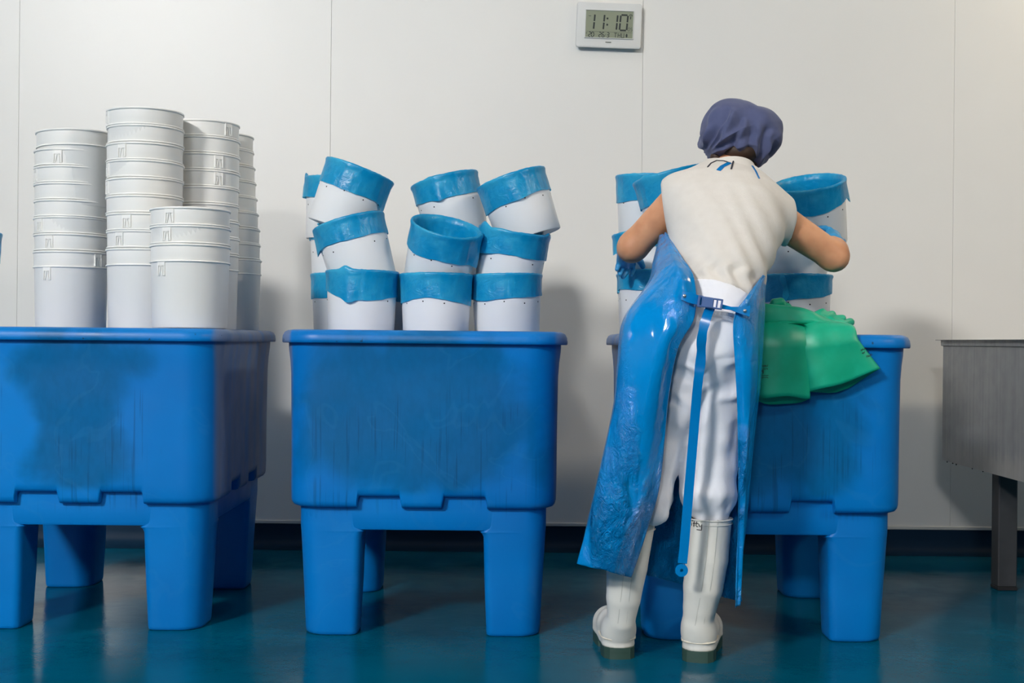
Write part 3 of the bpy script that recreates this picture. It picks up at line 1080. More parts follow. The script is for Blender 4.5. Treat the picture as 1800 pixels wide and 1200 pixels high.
stroke(m, [(16.5 * sc, zt_), (16.2 * sc, zb_)], 1.0 * sc, yy); stroke(m, [(20.5 * sc, zt_), (20.2 * sc, zb_)], 1.0 * sc, yy)
stroke(m, [(16.4 * sc, (zb_ + zt_) / 2), (20.3 * sc, (zb_ + zt_) / 2)], 0.9 * sc, yy)
stroke(m, [(22.7 * sc, zt_), (22.5 * sc, zb_), (26.6 * sc, zb_), (26.9 * sc, zt_)], 1.0 * sc, yy)
obj('weekday', m.me('weekday', M['lcd_dark'], False), disp)
m = MB()   # moon shape and radio signal mark
m.loft([[(31.5 * sc + 1.6 * sc * math.cos(a), yy + e, -17.5 * sc + 3.4 * sc * math.sin(a)) for a in [2 * PI * i / 10 for i in range(10)]] for e in (0.0003, -0.0003)], True, True, True)
for rr_ in (1.6, 3.0):
    stroke(m, [(37.5 * sc + rr_ * sc * math.cos(a), 17.0 * sc + rr_ * sc * math.sin(a)) for a in [PI * i / 6 for i in range(7)]], 0.7 * sc, yy)
stroke(m, [(37.5 * sc, 16.5 * sc), (37.3 * sc, 11.5 * sc)], 1.6 * sc, yy)
obj('display_symbols', m.me('display_symbols', M['lcd_dark'], False), disp)
m = MB()   # small illegible maker's mark below the display
for i, (a, b) in enumerate(((-5.2, -4.0), (-3.6, -2.6), (-2.2, -1.2), (-0.8, 0.2), (0.6, 1.6), (2.0, 3.0), (3.4, 4.6))):
    stroke(m, [(a * sc, (-30.0 + 0.3 * (i % 2)) * sc), (b * sc, (-30.1 - 0.2 * (i % 2)) * sc)], 1.5 * sc, -0.0325)
obj('printed_mark', m.me('printed_mark', M['lcd_mid'], False), ck)


# ------------------------------------------------------------------ stainless tank at the right edge
FAR = 4.60
xf = at(1657, 700, FAR).x
ztop, zbt = at(1657, 597, FAR).z, at(1657, 808, FAR).z
NEAR, XW = 3.45, 0.95
tk = empty('steel_tank', (xf + XW / 2, (FAR + NEAR) / 2, 0))
tag(tk, 'worn stainless steel tank on square legs cut by the right picture edge', 'tank')
org = Vector(tk.location)
m = MB()
th = 0.004
o_ = [(xf, NEAR), (xf + XW, NEAR), (xf + XW, FAR), (xf, FAR)]
i_ = [(xf + th, NEAR + th), (xf + XW - th, NEAR + th), (xf + XW - th, FAR - th), (xf + th, FAR - th)]
m.loft([[(p[0], p[1], zbt) for p in o_], [(p[0], p[1], ztop - 0.003) for p in o_], [(p[0], p[1], ztop - 0.003) for p in i_],
        [(p[0], p[1], zbt + 0.01) for p in i_]], True, True, True)
m.shift(org)
obj('tank_wall', m.me('tank_wall', M['steel'], False), tk)
m = MB()
def rect(e, z): return [(xf - e, NEAR - e, z), (xf + XW + e, NEAR - e, z), (xf + XW + e, FAR + e, z), (xf - e, FAR + e, z)]
m.loft([rect(0.0, ztop - 0.024), rect(0.006, ztop - 0.022), rect(0.007, ztop - 0.002), rect(0.022, ztop - 0.002), rect(0.022, ztop),
        rect(-0.01, ztop), rect(-0.01, ztop - 0.006)], True)
m.shift(org)
obj('rim', m.me('rim', M['steel'], False), tk)
leg_y = H * F / (1038 - 608.4)
lw = 0.033
lx = at(1772, 950, leg_y).x
for (ax, ay) in ((lx, leg_y + lw), (lx, NEAR + 0.12), (xf + XW - (lx - xf), leg_y + lw), (xf + XW - (lx - xf), NEAR + 0.12)):
    m = MB(); m.box((ax - lw, ay - lw, 0.012), (ax + lw, ay + lw, zbt + 0.002), 0.004); m.shift(org)
    lg = obj('leg', m.me('leg', M['steel_dark'], True, 30), tk)
    m = MB(); m.box((ax - lw - 0.001, ay - lw - 0.001, 0.0), (ax + lw + 0.001, ay + lw + 0.001, 0.013), 0.002); m.shift(org)
    obj('foot_cap', m.me('foot_cap', M['rubber'], True, 30), lg)
m = MB()
rnd = random.Random(3)
for i in range(6):
    yy_ = FAR - 0.04 - rnd.uniform(0, 0.42)
    m.tube([(xf + 0.003, yy_, zbt + 0.002), (xf + 0.003, yy_, zbt - rnd.uniform(0.002, 0.006))], rnd.uniform(0.0018, 0.003), 6)
m.shift(org)
obj('residue_drips', m.me('residue_drips', M['rubber'], True, 60), tk)


# ------------------------------------------------------------------ the worker
PORG = Vector((at(1160, 1150, 3.25).x, 3.27, 0))
worker = empty('person', PORG)
tag(worker, 'person in navy cap, white clothes and blue apron bent over the right tub', 'person')


def P3(x, y, Y):
    return np.array(at(x, y, Y), dtype=np.float32)


# --- skin: head, neck, torso core, arms, legs as one surface
SH_L, EL_L, WR_L = P3(1192, 352, 3.42), P3(1113, 433, 3.50), P3(1107, 440, 3.70)
SH_R, EL_R, WR_R = P3(1368, 386, 3.42), P3(1465, 450, 3.47), P3(1462, 428, 3.69)
HEAD = P3(1297, 238, 3.57)
NECK = P3(1284, 312, 3.49)
WAIST = P3(1264, 512, 3.21)
CHEST = P3(1277, 390, 3.37)
PEL = P3(1252, 585, 3.205)
KN_L, AN_L = P3(1150, 800, 3.27), P3(1097, 1040, 3.27)
KN_R, AN_R = P3(1256, 800, 3.27), P3(1237, 1040, 3.255)
HP_L, HP_R = P3(1208, 630, 3.21), P3(1285, 630, 3.21)
FACE = np.array((0.10, 0.86, -0.50)); FACE /= np.linalg.norm(FACE)
FUP = np.array((0.05, 0.50, 0.86)); FUP -= FACE * (FUP @ FACE); FUP /= np.linalg.norm(FUP)
FSD = np.cross(FACE, FUP)
FR = np.stack([FSD, FACE, FUP], 1)


def fpt(s, f, u):
    return HEAD + (FSD * s + FACE * f + FUP * u).astype(np.float32)


def f_skin(P):
    d = sd_ell(P, HEAD, (0.072, 0.092, 0.105), FR)
    d = smin(d, sd_ell(P, fpt(0, 0.045, -0.055), (0.055, 0.055, 0.060), FR), 0.03)      # jaw
    d = smin(d, sd_cone(P, fpt(0, 0.090, 0.005), fpt(0, 0.112, -0.028), 0.009, 0.013), 0.012)  # nose
    d = smin(d, sd_cone(P, fpt(-0.018, 0.094, -0.058), fpt(0.018, 0.094, -0.058), 0.008, 0.008), 0.008)  # lips
    d = smin(d, sd_cone(P, fpt(-0.04, 0.080, 0.026), fpt(0.04, 0.080, 0.026), 0.010, 0.010), 0.012)  # brow
    for s in (-1, 1):
        d = smax(d, -sd_ell(P, fpt(s * 0.031, 0.098, 0.006), (0.014, 0.012, 0.009), FR), 0.008)       # eye sockets
        d = smin(d, sd_ell(P, fpt(s * 0.074, -0.008, -0.008), (0.010, 0.018, 0.030), FR), 0.008)      # ears
    d = smin(d, sd_cone(P, HEAD + np.array((0, 0.0, -0.03), np.float32), NECK, 0.046, 0.046), 0.02)
    d = smin(d, sd_cone(P, NECK, CHEST + np.array((0, 0.02, 0), np.float32), 0.046, 0.06), 0.02)
    d = smin(d, sd_ell(P, CHEST, (0.11, 0.075, 0.10)), 0.05)
    d = smin(d, sd_cone(P, CHEST, WAIST, 0.085, 0.075), 0.05)
    d = smin(d, sd_ell(P, PEL, (0.11, 0.09, 0.10)), 0.05)
    for (a, b, c) in ((HP_L, KN_L, AN_L), (HP_R, KN_R, AN_R)):
        d = smin(d, sd_cone(P, a, b, 0.062, 0.046), 0.03)
        d = smin(d, sd_cone(P, b, c, 0.043, 0.026), 0.01)
    for (s, e, w_) in ((SH_L, EL_L, WR_L), (SH_R, EL_R, WR_R)):
        d = smin(d, sd_cone(P, s, e, 0.049, 0.042), 0.03)
        mid = e + (w_ - e) * 0.3
        d = smin(d, sd_cone(P, e, mid, 0.041, 0.041), 0.02)
        d = smin(d, sd_cone(P, mid, w_, 0.041, 0.029), 0.02)
        # point of the elbow
        back = e - (w_ - e) / np.linalg.norm(w_ - e) * 0.026 + (e - s) / np.linalg.norm(e - s) * 0.014
        d = smin(d, sd_ell(P, back, (0.017, 0.017, 0.017)), 0.022)
    return d


obj('body', sdf_mesh('body', f_skin, (0.24, 3.05, 0.06), (1.02, 3.80, 1.60), 0.0085, M['skin'], PORG), worker)
m = MB()
for s in (-1, 1):
    c = Vector(fpt(s * 0.031, 0.078, 0.006)) - PORG
    m.loft([[c + Vector((0.011 * math.cos(u) * math.cos(v_), 0.011 * math.cos(u) * math.sin(v_), 0.011 * math.sin(u))) for v_ in [2 * PI * i / 10 for i in range(10)]]
            for u in [-1.4 + 2.8 * j / 6 for j in range(7)]], True, True, True)
obj('eyes', m.me('eyes', M['eye']), worker)
# hair at the nape
def f_hair(P):
    d = sd_ell(P, HEAD + np.array((0.000, -0.068, -0.058), np.float32), (0.054, 0.046, 0.030))
    d = smin(d, sd_ell(P, P3(1322, 288, 3.53), (0.016, 0.02, 0.014)), 0.01)
    return smin(d, sd_ell(P, P3(1258, 276, 3.53), (0.017, 0.02, 0.014)), 0.01)
obj('hair', sdf_mesh('hair', f_hair, HEAD - 0.15, HEAD + 0.12, 0.006, M['hair'], PORG), worker)

# --- shirt
A0, A1 = P3(1262, 520, 3.205), P3(1284, 302, 3.45)
AX = (A1 - A0); ALEN = float(np.linalg.norm(AX)); AX = AX / ALEN
SX = np.array((1, 0, 0), np.float32); SX = SX - AX * (SX @ AX)
# shoulder line drops to the right a little
NX = np.cross(SX, AX); SX /= np.linalg.norm(SX); NX /= np.linalg.norm(NX)


def f_shirt(P):
    q = P - A0
    a = np.clip((q @ AX) / ALEN, -0.2, 1.25)
    s, n_ = q @ SX, q @ NX
    wx = np.interp(a, [-0.2, 0.0, 0.12, 0.3, 0.5, 0.7, 0.85, 1.0, 1.12], [0.100, 0.104, 0.112, 0.135, 0.160, 0.168, 0.150, 0.095, 0.05])
    wn = np.interp(a, [-0.2, 0.0, 0.12, 0.3, 0.5, 0.7, 0.85, 1.0, 1.12], [0.080, 0.086, 0.094, 0.105, 0.112, 0.106, 0.084, 0.044, 0.02])
    kk = np.sqrt((s / wx) ** 2 + (n_ / wn) ** 2)
    d = (kk - 1) * np.minimum(wx, wn)
    d = np.maximum(d, (q @ AX) - ALEN * 1.05)
    d = np.maximum(d, -(q @ AX) - 0.02)
    for (sh, el, w0, cut) in ((SH_L, EL_L, 0.062, P3(1169, 366, 3.42)), (SH_R, EL_R, 0.062, P3(1389, 404, 3.42))):
        ud = (el - sh) / np.linalg.norm(el - sh)
        tip = sh + ud * 0.09
        sl = sd_cone(P, P3(1284, 338, 3.43), sh, 0.052, 0.060)
        sl = smin(sl, sd_cone(P, sh, tip, 0.060, 0.0595), 0.02)
        cn = np.array((ud[0], ud[1] * 0.3, ud[2] * 0.15)); cn = cn / np.linalg.norm(cn)
        pl = (P - cut) @ cn.astype(np.float32)
        sl = smax(sl, pl, 0.006)
        d = smin(d, sl, 0.05)
        d = smax(d, pl, 0.006)
    return d


def disp_shirt(V):
    q = V - A0
    a = (q @ AX) / ALEN
    s = q @ SX
    u = s * 0.8 + a * ALEN * 0.62            # diagonal pull towards the right hip
    low = np.clip(1.05 - a * 1.15, 0, 1)
    d = 0.0058 * low * np.sin(u * 95 + 2.2 * np.sin(s * 17)) * np.clip(0.4 + s * 5, 0.25, 1)
    d += 0.0035 * np.sin(s * 30 + a * 4) * np.sin(a * 6 + 0.8)
    hp = np.exp(-((a - 0.05) / 0.06) ** 2)
    d += hp * 0.004 * np.sin(s * 130 + 1.3 * np.sin(a * 40))
    d += np.exp(-((a - 0.16) / 0.09) ** 2) * 0.006
    return d


shirt_o = obj('shirt', sdf_mesh('shirt', f_shirt, (0.33, 3.05, 0.93), (0.86, 3.62, 1.42), 0.0065, M['shirt'], PORG, disp_shirt), worker)
from mathutils.bvhtree import BVHTree


def bvh_of(*objs):
    vs_, fs_ = [], []
    bpy.context.view_layer.update()
    for o in objs:
        b = len(vs_)
        mw = o.matrix_world
        vs_ += [mw @ v.co for v in o.data.vertices]
        fs_ += [tuple(i + b for i in p.vertices) for p in o.data.polygons]
    return BVHTree.FromPolygons(vs_, fs_)


def lay(tree, x, y, off=0.0015, Y0=3.4):
    """point on a surface that faces the viewer, lifted by off"""
    o_ = Vector((0, 0, H))
    d_ = (at(x, y, 3.0) - o_).normalized()
    hit = tree.ray_cast(o_, d_)
    if hit[0] is None: return at(x, y, Y0), Vector((0, -1, 0))
    n_ = hit[1] if hit[1].dot(d_) < 0 else -hit[1]
    return hit[0] + n_ * off, n_


def lay_ribbon(m, tree, pts, width, thick, off, org, sub=5, Y0=3.4):
    fine = []
    for (p, q) in zip(pts[:-1], pts[1:]):
        for i in range(sub): fine.append((p[0] + (q[0] - p[0]) * i / sub, p[1] + (q[1] - p[1]) * i / sub))
    fine.append(pts[-1])
    hs = [lay(tree, x, y, off, Y0) for (x, y) in fine]
    m.ribbon([h_[0] - org for h_ in hs], width, thick, [tuple(h_[1]) for h_ in hs])


# collar with dark piping, and the apron's neck strap
NA = np.array((0.02, 0.42, 0.9)); NA = Vector(NA / np.linalg.norm(NA))
nc = Vector(P3(1285, 296, 3.470))
U_ = NA.cross(Vector((0, 1, 0))).normalized(); W_ = NA.cross(U_).normalized()
def cring(r1, r2, up, n=40):
    return [nc - PORG + U_ * (r1 * math.cos(2 * PI * i / n)) + W_ * (r2 * math.sin(2 * PI * i / n)) + NA * up for i in range(n)]
m = MB(); m.loft([cring(0.084, 0.077, -0.047), cring(0.073, 0.066, -0.020), cring(0.067, 0.060, 0.002), cring(0.064, 0.057, 0.001), cring(0.067, 0.060, -0.038)], True)
cl_ = obj('collar', m.me('collar', M['shirt']), worker)
ctree = bvh_of(shirt_o, cl_)
m = MB()
lay_ribbon(m, ctree, [(1263, 300), (1270, 293), (1282, 287)], 0.013, 0.0016, 0.0015, PORG)
obj('neck_strap', m.me('neck_strap', M['strap'], True, 50), worker)
m = MB()
lay_ribbon(m, ctree, [(1322, 292), (1328, 301), (1334, 314)], 0.005, 0.0016, 0.0015, PORG)
obj('neck_strap', m.me('neck_strap', M['strap'], True, 50), worker)
m = MB()
lay_ribbon(m, ctree, [(1244, 294), (1250, 287), (1260, 282.5), (1272, 283), (1284, 287)], 0.0035, 0.0016, 0.0012, PORG)
obj('collar_piping', m.me('collar_piping', M['piping'], True, 50), cl_)
m = MB()
lay_ribbon(m, ctree, [(1289, 284), (1287, 291), (1285, 298)], 0.004, 0.0016, 0.002, PORG)
obj('collar_loop', m.me('collar_loop', M['piping'], True, 50), cl_)

# --- cap: a full gathered bouffant
sil = [(0, 1373, 240), (18, 1372, 218), (35, 1358, 200), (58, 1330, 186), (80, 1305, 177), (98, 1284, 174), (118, 1262, 180), (140, 1243, 196), (162, 1231, 218),
       (180, 1229, 236), (196, 1233, 252), (214, 1241, 266), (232, 1249, 276), (250, 1272, 278), (268, 1296, 286), (285, 1318, 290), (300, 1337, 293), (322, 1351, 279), (342, 1370, 261), (360, 1373, 240)]
CY = 3.555
cc_ = at(1301, 236, CY)
cap_ang, cap_r = [], []
for (_, x, y) in sil:
    p = at(x, y, CY) - cc_
    cap_ang.append(math.atan2(p.z, p.x) % (2 * PI)); cap_r.append(math.hypot(p.x, p.z))
order = sorted(range(len(cap_ang)), key=lambda i: cap_ang[i])
ca = [cap_ang[i] for i in order]; cr_ = [cap_r[i] for i in order]
ca = [ca[-1] - 2 * PI] + ca + [ca[0] + 2 * PI]; cr_ = [cr_[-1]] + cr_ + [cr_[0]]
NU, NV = 220, 120
creases = [([at(x, y, CY - 0.05) for (x, y) in l_], a_) for (l_, a_) in (
    ([(1280, 191), (1275, 220), (1250, 270)], 0.008), ([(1300, 208), (1297, 230), (1287, 250), (1290, 272)], 0.009),
    ([(1351, 228), (1341, 245), (1339, 272), (1332, 289)], 0.011), ([(1262, 187), (1244, 206), (1234, 225)], 0.006),
    ([(1252, 212), (1237, 240), (1235, 250)], 0.008), ([(1281, 204), (1265, 235), (1243, 262)], 0.007), ([(1318, 215), (1322, 240), (1312, 262), (1316, 284)], 0.005))]


def crease(p, poly, amp):
    best, bs, bt = 9.0, 0.0, 0.0
    n_ = len(poly) - 1
    for q in range(n_):
        ax_, az_ = poly[q].x, poly[q].z
        dx, dz = poly[q + 1].x - ax_, poly[q + 1].z - az_
        L2 = dx * dx + dz * dz
        t_ = ((p.x - ax_) * dx + (p.z - az_) * dz) / L2
        tc_ = max(0.0, min(1.0, t_))
        ex, ez = p.x - ax_ - dx * tc_, p.z - az_ - dz * tc_
        d_ = math.hypot(ex, ez)
        if d_ < best:
            best, bs, bt = d_, (1 if ex * dz - ez * dx > 0 else -1), (q + tc_) / n_
    end = sstep(0.0, 0.25, bt)
    s_ = best * bs / 0.011
    return amp * end * (-s_) * math.exp(-s_ * s_ * 0.9) * 1.5


rings = []
g1 = at(1243, 272, CY - 0.06); g2 = at(1338, 290, CY - 0.08)
for j in range(NV + 1):
    v_ = -PI / 2 + PI * j / NV          # depth angle, -90 = towards the viewer
    ring = []
    for i in range(NU):
        a = 2 * PI * i / NU
        r = float(np.interp(a, ca, cr_))
        flat = abs(math.cos(v_)) ** 0.85
        dep = 0.118 * math.copysign(abs(math.sin(v_)) ** 0.9, math.sin(v_))
        p = Vector((r * flat * math.cos(a), dep, r * flat * math.sin(a)))
        wp = cc_ + p
        # folds that fan out of the gathers near the ears
        f = 0.0
        for (g, kf, am, rad) in ((g1, 15.0, 0.0085, 0.17), (g2, 9.0, 0.0080, 0.12)):
            dx, dz = wp.x - g.x, wp.z - g.z
            dist = math.hypot(dx, dz)
            an = math.atan2(dz, dx)
            wgt = sstep(rad, rad * 0.35, dist) if False else (1 - sstep(rad * 0.35, rad, dist))
            f += am * wgt * (1 - abs(math.sin(an * kf * 0.5 + dist * 14)) * 1.8) * sstep(0.012, 0.05, dist)
        for (pl_c, am_c) in creases:
            f += crease(wp, pl_c, am_c)
        hang = 1 - sstep(-0.05, 0.035, p.z)
        f += 0.005 * hang * math.sin(wp.x * 120 + 2 * math.sin(wp.z * 30))
        f += 0.010 * (mnoise.noise(Vector((wp.x * 16, wp.y * 16, wp.z * 12))))
        f *= 1.0 if v_ < 0.9 else 0.6
        nrm = Vector((p.x / (r * r + 1e-6), p.y / (0.118 ** 2), p.z / (r * r + 1e-6))).normalized()
        # the silhouette itself is already pleated, keep it there
        fade = 0.30 + 0.95 * abs(math.sin(v_)) ** 0.5
        ring.append(wp + nrm * f * fade - PORG)
    rings.append(ring)
m = MB(); m.loft(rings, True, True, True)
obj('cap', mesh('cap', m.v, m.f, M['cap']), worker)


# --- trousers
def f_trous(P):
    d = sd_ell(P, PEL + np.array((0, 0.005, 0), np.float32), (0.108, 0.112, 0.125))
    d = smin(d, sd_cone(P, P3(1262, 545, 3.21), P3(1264, 500, 3.215), 0.105, 0.098), 0.05)
    d = smin(d, sd_ell(P, P3(1222, 605, 3.155), (0.078, 0.07, 0.085)), 0.03)
    d = smin(d, sd_ell(P, P3(1272, 605, 3.155), (0.066, 0.07, 0.085)), 0.03)
    legs = None
    for (h_, k1, k2, rr) in ((P3(1210, 640, 3.205), P3(1152, 790, 3.255), P3(1136, 872, 3.24), (0.088, 0.069, 0.064)),
                             (P3(1270, 640, 3.205), P3(1247, 790, 3.255), P3(1245, 862, 3.24), (0.085, 0.076, 0.074))):
        l_ = smin(sd_cone(P, h_, k1, rr[0], rr[1]), sd_cone(P, k1, k2, rr[1], rr[2]), 0.03)
        legs = l_ if legs is None else smin(legs, l_, 0.004)
    legs = smin(legs, sd_cone(P, P3(1246, 880, 3.245), P3(1249, 925, 3.245), 0.066, 0.036), 0.01)
    legs = smin(legs, sd_cone(P, P3(1146, 870, 3.235), P3(1155, 902, 3.20), 0.055, 0.030), 0.03)
    d = smin(d, legs, 0.022)
    # waist cut: the band runs lower on the right
    n_ = np.array((0.30, 0.35, 0.9), np.float32); n_ /= np.linalg.norm(n_)
    d = smax(d, (P - P3(1262, 491, 3.12)) @ n_, 0.006)
    # gathered into the boot tops
    d = smax(d, P3(1200, 922, 3.2)[2] - P[..., 2], 0.01)
    return d


def vnoise(V, sc, seed=0.0):
    return np.array([mnoise.noise(Vector((p[0] * sc[0] + seed, p[1] * sc[1], p[2] * sc[2]))) for p in V])


def disp_tr(V):
    x, y, z = V[:, 0], V[:, 1], V[:, 2]
    n1, n2 = vnoise(V, (22, 22, 4.0), 3.0), vnoise(V, (14, 14, 20), 8.0)
    d = 0.009 * n1 * np.clip((0.98 - z) * 3, 0, 1)
    knee = np.exp(-((z - 0.50) / 0.12) ** 2)
    d += 0.010 * knee * n2
    cuff = np.exp(-((z - 0.42) / 0.04) ** 2)
    d += cuff * (0.000 + 0.010 * vnoise(V, (42, 42, 8), 5.0))
    crot = np.exp(-((z - 0.74) / 0.07) ** 2)
    d += 0.005 * crot * np.sin((z - 1.1 * np.abs(x - 0.47)) * 75 + 4 * n2)
    wb_ = np.exp(-((z - 1.0) / 0.035) ** 2)
    d += wb_ * 0.0010 * np.sin(z * 560)
    return d


obj('trousers', sdf_mesh('trousers', f_trous, (0.22, 3.00, 0.34), (0.76, 3.42, 1.06), 0.007, M['trousers'], PORG, disp_tr), worker)


# --- rubber boots
def boot(shaft, heel, toe_dir, hw, name):
    """shaft = [(px, py, Y, radius)], heel = ground point below the heel"""
    hx, hy_ = heel.x, heel.y
    td = Vector((toe_dir[0], toe_dir[1], 0)).normalized()
    sd = Vector((td.y, -td.x, 0))
    hp = np.array((hx, hy_, 0), np.float32)
    tv = np.array(td, np.float32)
    pts = [(P3(a, b, c), r) for (a, b, c, r) in shaft]
    heelc = hp + tv * 0.035
    def fn(P):
        d = None
        for (a, b) in zip(pts[:-1], pts[1:]):
            e = sd_cone(P, a[0], b[0], a[1], b[1])
            d = e if d is None else smin(d, e, 0.003)
        up = np.array((0, 0, 1), np.float32)
        d = smin(d, sd_cone(P, pts[-1][0], heelc + up * 0.05, pts[-1][1], 0.0395), 0.003)
        inst = heelc + tv * 0.10 + up * 0.062
        ball = heelc + tv * 0.165 + up * 0.050
        toe = heelc + tv * 0.205 + up * 0.048
        d = smin(d, sd_cone(P, heelc + up * 0.075, inst, 0.043, 0.042), 0.03)
        d = smin(d, sd_cone(P, inst, ball, 0.042, 0.045), 0.02)
        d = smin(d, sd_cone(P, ball, toe, 0.045, 0.040), 0.02)
        # welt step above the sole
        d2 = smin(sd_cone(P, heelc + up * 0.03, ball + up * -0.022, 0.0455, 0.048), sd_cone(P, ball - up * 0.022, toe - up * 0.02, 0.048, 0.043), 0.01)
        d2 = np.maximum(d2, P[..., 2] - 0.052)
        d = smin(d, d2, 0.003)
        d = np.maximum(d, 0.027 - P[..., 2])
        d = np.maximum(d, P[..., 2] - (pts[0][0][2]))
        # hollow mouth
        hol = sd_cone(P, pts[0][0] + up * 0.05, pts[1][0], pts[0][1] - 0.004, pts[1][1] - 0.012)
        return np.maximum(d, -hol)
    allp = np.stack([p for p, _ in pts] + [hp, hp + tv * 0.29])
    b = obj(name, sdf_mesh(name, fn, allp.min(0) - 0.09, allp.max(0) + 0.09, 0.0055, M['boot'], PORG), worker)
    # sole outline
    m = MB()
    def outline(s0, s1, wd, z):
        res = []
        for (f_, wid) in s0:
            res.append((f_, wid))
        ring = [Vector((hx, hy_, z)) + td * f_ + sd * wid for (f_, wid) in res] + [Vector((hx, hy_, z)) + td * f_ - sd * wid for (f_, wid) in reversed(res)]
        return [p - PORG for p in ring]
    full = [(-0.012, 0.012), (-0.008, 0.028), (0.008, 0.041), (0.04, 0.046), (0.08, 0.043), (0.12, 0.042), (0.16, 0.047), (0.20, 0.049), (0.235, 0.042), (0.255, 0.028), (0.262, 0.010)]
    m.loft([outline(full, 0, 0, 0.018), outline(full, 0, 0, 0.030)], True, True, True)
    heelp = [(-0.012, 0.012), (-0.008, 0.028), (0.008, 0.041), (0.04, 0.046), (0.075, 0.043), (0.080, 0.030)]
    m.loft([outline(heelp, 0, 0, 0.0), outline(heelp, 0, 0, 0.019)], True, True, True)
    fore = [(0.125, 0.030), (0.130, 0.042), (0.16, 0.047), (0.20, 0.049), (0.235, 0.042), (0.255, 0.028), (0.262, 0.010)]
    m.loft([outline(fore, 0, 0, 0.0), outline(fore, 0, 0, 0.019)], True, True, True)
    obj('sole', m.me('sole', M['sole'], True, 30), b)
    return b, pts


heel_r = at(1226, 1163, 3.245); heel_r.z = 0
heel_l = at(1090, 1157, 3.26); heel_l.z = 0
heel_r = Vector((heel_r.x, H * F / (1163 - 603.2), 0)); heel_l = Vector((heel_l.x, H * F / (1157 - 601.9), 0))
bR, ptsR = boot([(1249, 908, 3.245, 0.0565), (1243, 980, 3.245, 0.0560), (1236, 1030, 3.25, 0.0530), (1230, 1067, 3.258, 0.0445), (1226, 1094, 3.262, 0.0390)], heel_r, (0.26, 1.0), 0.04, 'boot')
bL, ptsL = boot([(1114, 918, 3.25, 0.0565), (1102, 995, 3.25, 0.0545), (1096, 1050, 3.26, 0.0460), (1092, 1090, 3.27, 0.0370)], heel_l, (-0.05, 1.0), 0.04, 'boot')
# rolled top edge and back seam strip of each boot
for (b, pts, seam_px) in ((bR, ptsR, 1243), (bL, ptsL, 1108)):
    c, r = Vector(pts[0][0]) - PORG, pts[0][1]
    m = MB()
    for (dz, e) in ((-0.004, 0.0012), (-0.016, 0.0008)):
        ring = [c + Vector((math.cos(2 * PI * i / 40) * (r + e), math.sin(2 * PI * i / 40) * (r + e), dz)) for i in range(41)]
        m.tube(ring, 0.0022 if dz > -0.01 else 0.0012, 6, False)
    obj('top_band', m.me('top_band', M['boot']), b)
    m = MB()
    for off in (-0.012, 0.010):
        path = []
        for (p, rr_) in pts:
            dx = off
            path.append(Vector(p) - PORG + Vector((dx, -math.sqrt(max(0, rr_ ** 2 - dx * dx)) - 0.0003, 0)))
        m.tube(path, 0.0014, 5)
    obj('back_seam', m.me('back_seam', M['boot_seam']), b)
    m = MB()
    lo = Vector((heel_r if b is bR else heel_l)) - PORG
    sgn = Vector((0.26, 1.0, 0)).normalized() if b is bR else Vector((-0.05, 1.0, 0)).normalized()
    sdv = Vector((sgn.y, -sgn.x, 0))
    path = [lo + sgn * f_ + sdv * wd + Vector((0, 0, 0.052)) for (f_, wd) in
            [(0.09, 0.046), (0.04, 0.0465), (0.012, 0.042), (-0.006, 0.026), (-0.0115, 0.0), (-0.006, -0.026), (0.012, -0.042), (0.04, -0.0465), (0.09, -0.046)]]
    m.tube(path, 0.0028, 6)
    obj('heel_rib', m.me('heel_rib', M['boot_cream']), b)
# handwriting on the right boot, conforming to the shaft
cR, rR = Vector(ptsR[0][0]), ptsR[0][1]
def on_boot(x, y):
    p = at(x, y, 3.19)
    for _ in range(3):
        t_ = (y - 908) / 72.0
        c0, c1_ = Vector(ptsR[0][0]), Vector(ptsR[1][0])
        cx_ = c0.x + (c1_.x - c0.x) * t_
        r_ = ptsR[0][1] + (ptsR[1][1] - ptsR[0][1]) * t_ + 0.0008
        dx = max(-r_ * 0.98, min(r_ * 0.98, p.x - cx_))
        Yb = c0.y - math.sqrt(r_ * r_ - dx * dx)
        p = at(x, y, Yb)
    return p - PORG
m = MB()
ls = [[(1208.5, 913), (1208.0, 925)], [(1213.5, 914.5), (1208.5, 919.5)], [(1208.7, 919.5), (1213.5, 924.5)],      # K
      [(1215.8, 918.5), (1215.6, 923.5)], [(1217.2, 914.8), (1217.9, 915.4)],                                        # i
      [(1220.2, 915.5), (1219.3, 925)], [(1218, 919), (1227.5, 919.8)],                                               # t and the common bar
      [(1224.6, 916.5), (1223.6, 923.5), (1224.4, 925.3), (1227, 925.2)],                                            # t
      [(1228.2, 920.5), (1229.2, 924.6), (1231.6, 925.2)], [(1233.6, 921.5), (1232.9, 931.6), (1224.6, 930.6)]]        # y with its underline
for l_ in ls:
    fine = []
    for (p, q) in zip(l_[:-1], l_[1:]):
        for i in range(4): fine.append((p[0] + (q[0] - p[0]) * i / 4, p[1] + (q[1] - p[1]) * i / 4))
    fine.append(l_[-1])
    m.tube([on_boot(*p) for p in fine], 0.00115, 5)
tag(obj('handwriting', m.me('handwriting', M['ink']), bR), 'black handwritten name on the boot top')


